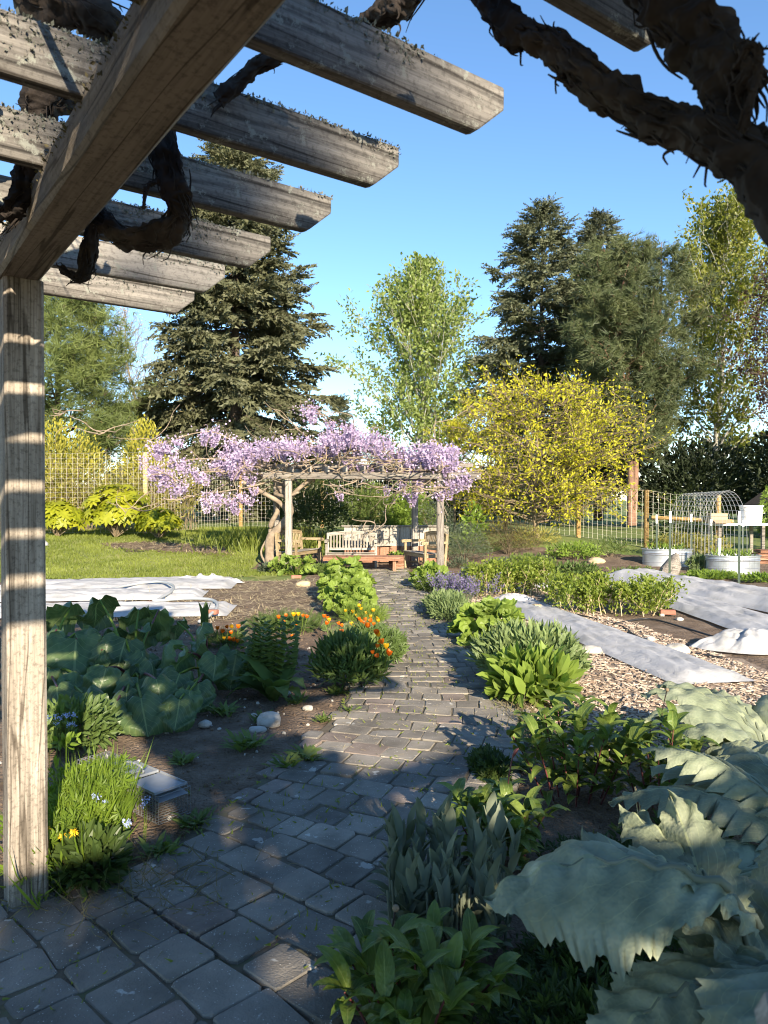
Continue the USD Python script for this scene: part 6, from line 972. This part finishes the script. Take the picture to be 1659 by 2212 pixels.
# lamb's ears
le = thing('woolly_plant', 'dense clump of woolly grey-green upright leaves right of the path', 'plant', (.22, 2.72, 0)); r = R(81)
for k in range(46):
    x, y = r.uniform(-.22, .27), r.uniform(-.24, .30); 
    if (x / .28) ** 2 + ((y - .03) / .32) ** 2 > 1.05: continue
    h = .18 + .15 * r.random() + .05 * (y > .1); lean = r.normal(0, .12, 2); az0 = r.random() * 6.28
    for j in range(6):
        f = j / 5.; L = .10 + .05 * r.random(); m = blade(L, L * .17, 1.35 - .35 * (1 - f), .9 * (1 - f) + .15, .5, 6, k * 7 + j, .02); put(le, 'leaf', spun(m, az0 + j * 1.57 + r.normal(0, .3), (x + lean[0] * f * h, y + lean[1] * f * h, h * (.15 + .72 * f))), L_lamb, True)
put(le, 'stems', join([tube([(x, y, 0), (x * 1.05, y * 1.05, .12), (x * 1.1, y * 1.1, .25)], .005, 5) for x, y in r.uniform(-.2, .22, (40, 2))]), L_lamb, True)
# cardoons
def cardoon(label, c, leaves, seed):
    """leaves: (azimuth deg, length, half width, rise deg, bend deg, lobing 0..1, lobes, roll deg[, offset])"""
    t = thing('cardoon_plant', label, 'cardoon', c, 'silvery cardoon plants at right')
    for i, (az, L, Wd, e0, be, lob, nl, ro, *of) in enumerate(leaves):
        m = cardoon_leaf(L, Wd, math.radians(e0), math.radians(be), lob, nl, seed + i, roll=math.radians(ro)); v, f = spun(m, math.radians(az - 90), of[0] if of else (0, 0, .03)); v[:, 2] = np.maximum(v[:, 2], .01 - c[2]); put(t, 'leaf', (v, f), L_cardoon, True, uv=uvgrid(64, 11))
        k = v.reshape(64, 11, 3)[:46:3, 5]; put(t, 'midrib', tube(k - V3(0, 0, .004), np.linspace(.013, .003, len(k)), 6), L_lamb, True)
    return t
cardoon('nearest cardoon with one huge broad grey leaf reaching over the border', V3(.96, 1.74, 0), [
    (176, .62, .235, 22, 60, .12, 6, 4, (-.12, .05, .64)), (196, .5, .17, 8, 50, .14, 7, 12, (-.05, -.03, .50)), (168, .46, .14, 48, 70, .16, 7, -20, (-.02, .1, .52)), (238, .55, .16, 30, 85, .14, 7, 8, (-.02, -.05, .52)), (218, .50, .15, -12, 40, .16, 7, -8, (-.02, -.02, .36)), (120, .62, .15, 62, 70, .22, 8, 0, (0, .05, .35)), (150, .55, .15, 58, 55, .2, 7, -25, (-.05, .02, .40)), (215, .52, .16, 20, 75, .12, 6, 10, (-.05, -.05, .38)), (95, .55, .13, 75, 45, .2, 7, 30, (-.1, .1, .30)), (60, .6, .14, 65, 60, .2, 8, 0, (.05, .05, .3)), (255, .55, .15, 40, 100, .15, 7, 0, (.0, -.05, .40)), (200, .45, .13, -5, 50, .15, 6, 0, (-.02, 0, .38)), (20, .6, .15, 50, 60, .2, 8, 0, (.05, .0, .3)), (165, .42, .12, 5, 60, .1, 6, -10, (-.05, .02, .3)), (300, .5, .14, 40, 80, .2, 7, 0, (.05, -.05, .3))], 500)
cardoon('middle cardoon with deeply toothed leaves catching the sun', V3(1.78, 2.85, 0), [
    (172, 1.05, .16, 60, 90, .74, 14, 8), (186, 1.0, .15, 44, 74, .74, 14, 0), (200, .95, .16, 32, 58, .72, 13, -8), (158, .98, .15, 70, 82, .7, 14, 12), (215, .88, .15, 48, 80, .7, 13, 0), (140, .9, .16, 60, 80, .55, 10, 0), (100, .9, .16, 62, 80, .55, 10, 0), (240, .8, .16, 50, 90, .5, 9, 0), (60, .9, .16, 60, 80, .55, 10, 0), (280, .8, .16, 55, 90, .5, 9, 0), (20, .9, .16, 60, 80, .55, 10, 0), (178, .55, .10, 80, 40, .5, 9, 0), (330, .8, .15, 60, 80, .5, 9, 0)], 530)
cardoon('farthest cardoon with broad blue-grey leaves before the fleece', V3(2.22, 4.15, 0), [
    (180, .95, .20, 66, 100, .26, 8, 0), (200, .95, .19, 60, 98, .28, 8, -8), (160, .95, .20, 72, 100, .26, 8, 8), (222, .9, .19, 55, 92, .28, 8, 0), (140, .9, .19, 72, 95, .2, 8, 0), (245, .85, .18, 60, 95, .2, 8, 0), (100, .8, .18, 65, 90, .2, 8, 0), (60, .8, .18, 65, 90, .2, 8, 0), (280, .75, .18, 50, 90, .2, 8, 0), (15, .8, .18, 60, 90, .2, 8, 0), (320, .75, .18, 55, 90, .2, 8, 0)], 560)
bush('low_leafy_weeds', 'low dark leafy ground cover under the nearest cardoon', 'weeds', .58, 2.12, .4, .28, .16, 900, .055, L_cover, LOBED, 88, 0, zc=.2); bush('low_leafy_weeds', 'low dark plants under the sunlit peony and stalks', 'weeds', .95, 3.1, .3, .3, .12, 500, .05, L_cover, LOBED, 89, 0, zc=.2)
# handrail at the lower right corner
hr = thing('handrail', 'pale grey rounded wooden rail at the bottom right corner', 'handrail', (.412, .80, 1.015)); b, M = board((0, 0, 0), (.75, -.28, .30), .09, .05, .018); v, f = b; put(hr, 'rail', (v, f), M_silver, M=M)
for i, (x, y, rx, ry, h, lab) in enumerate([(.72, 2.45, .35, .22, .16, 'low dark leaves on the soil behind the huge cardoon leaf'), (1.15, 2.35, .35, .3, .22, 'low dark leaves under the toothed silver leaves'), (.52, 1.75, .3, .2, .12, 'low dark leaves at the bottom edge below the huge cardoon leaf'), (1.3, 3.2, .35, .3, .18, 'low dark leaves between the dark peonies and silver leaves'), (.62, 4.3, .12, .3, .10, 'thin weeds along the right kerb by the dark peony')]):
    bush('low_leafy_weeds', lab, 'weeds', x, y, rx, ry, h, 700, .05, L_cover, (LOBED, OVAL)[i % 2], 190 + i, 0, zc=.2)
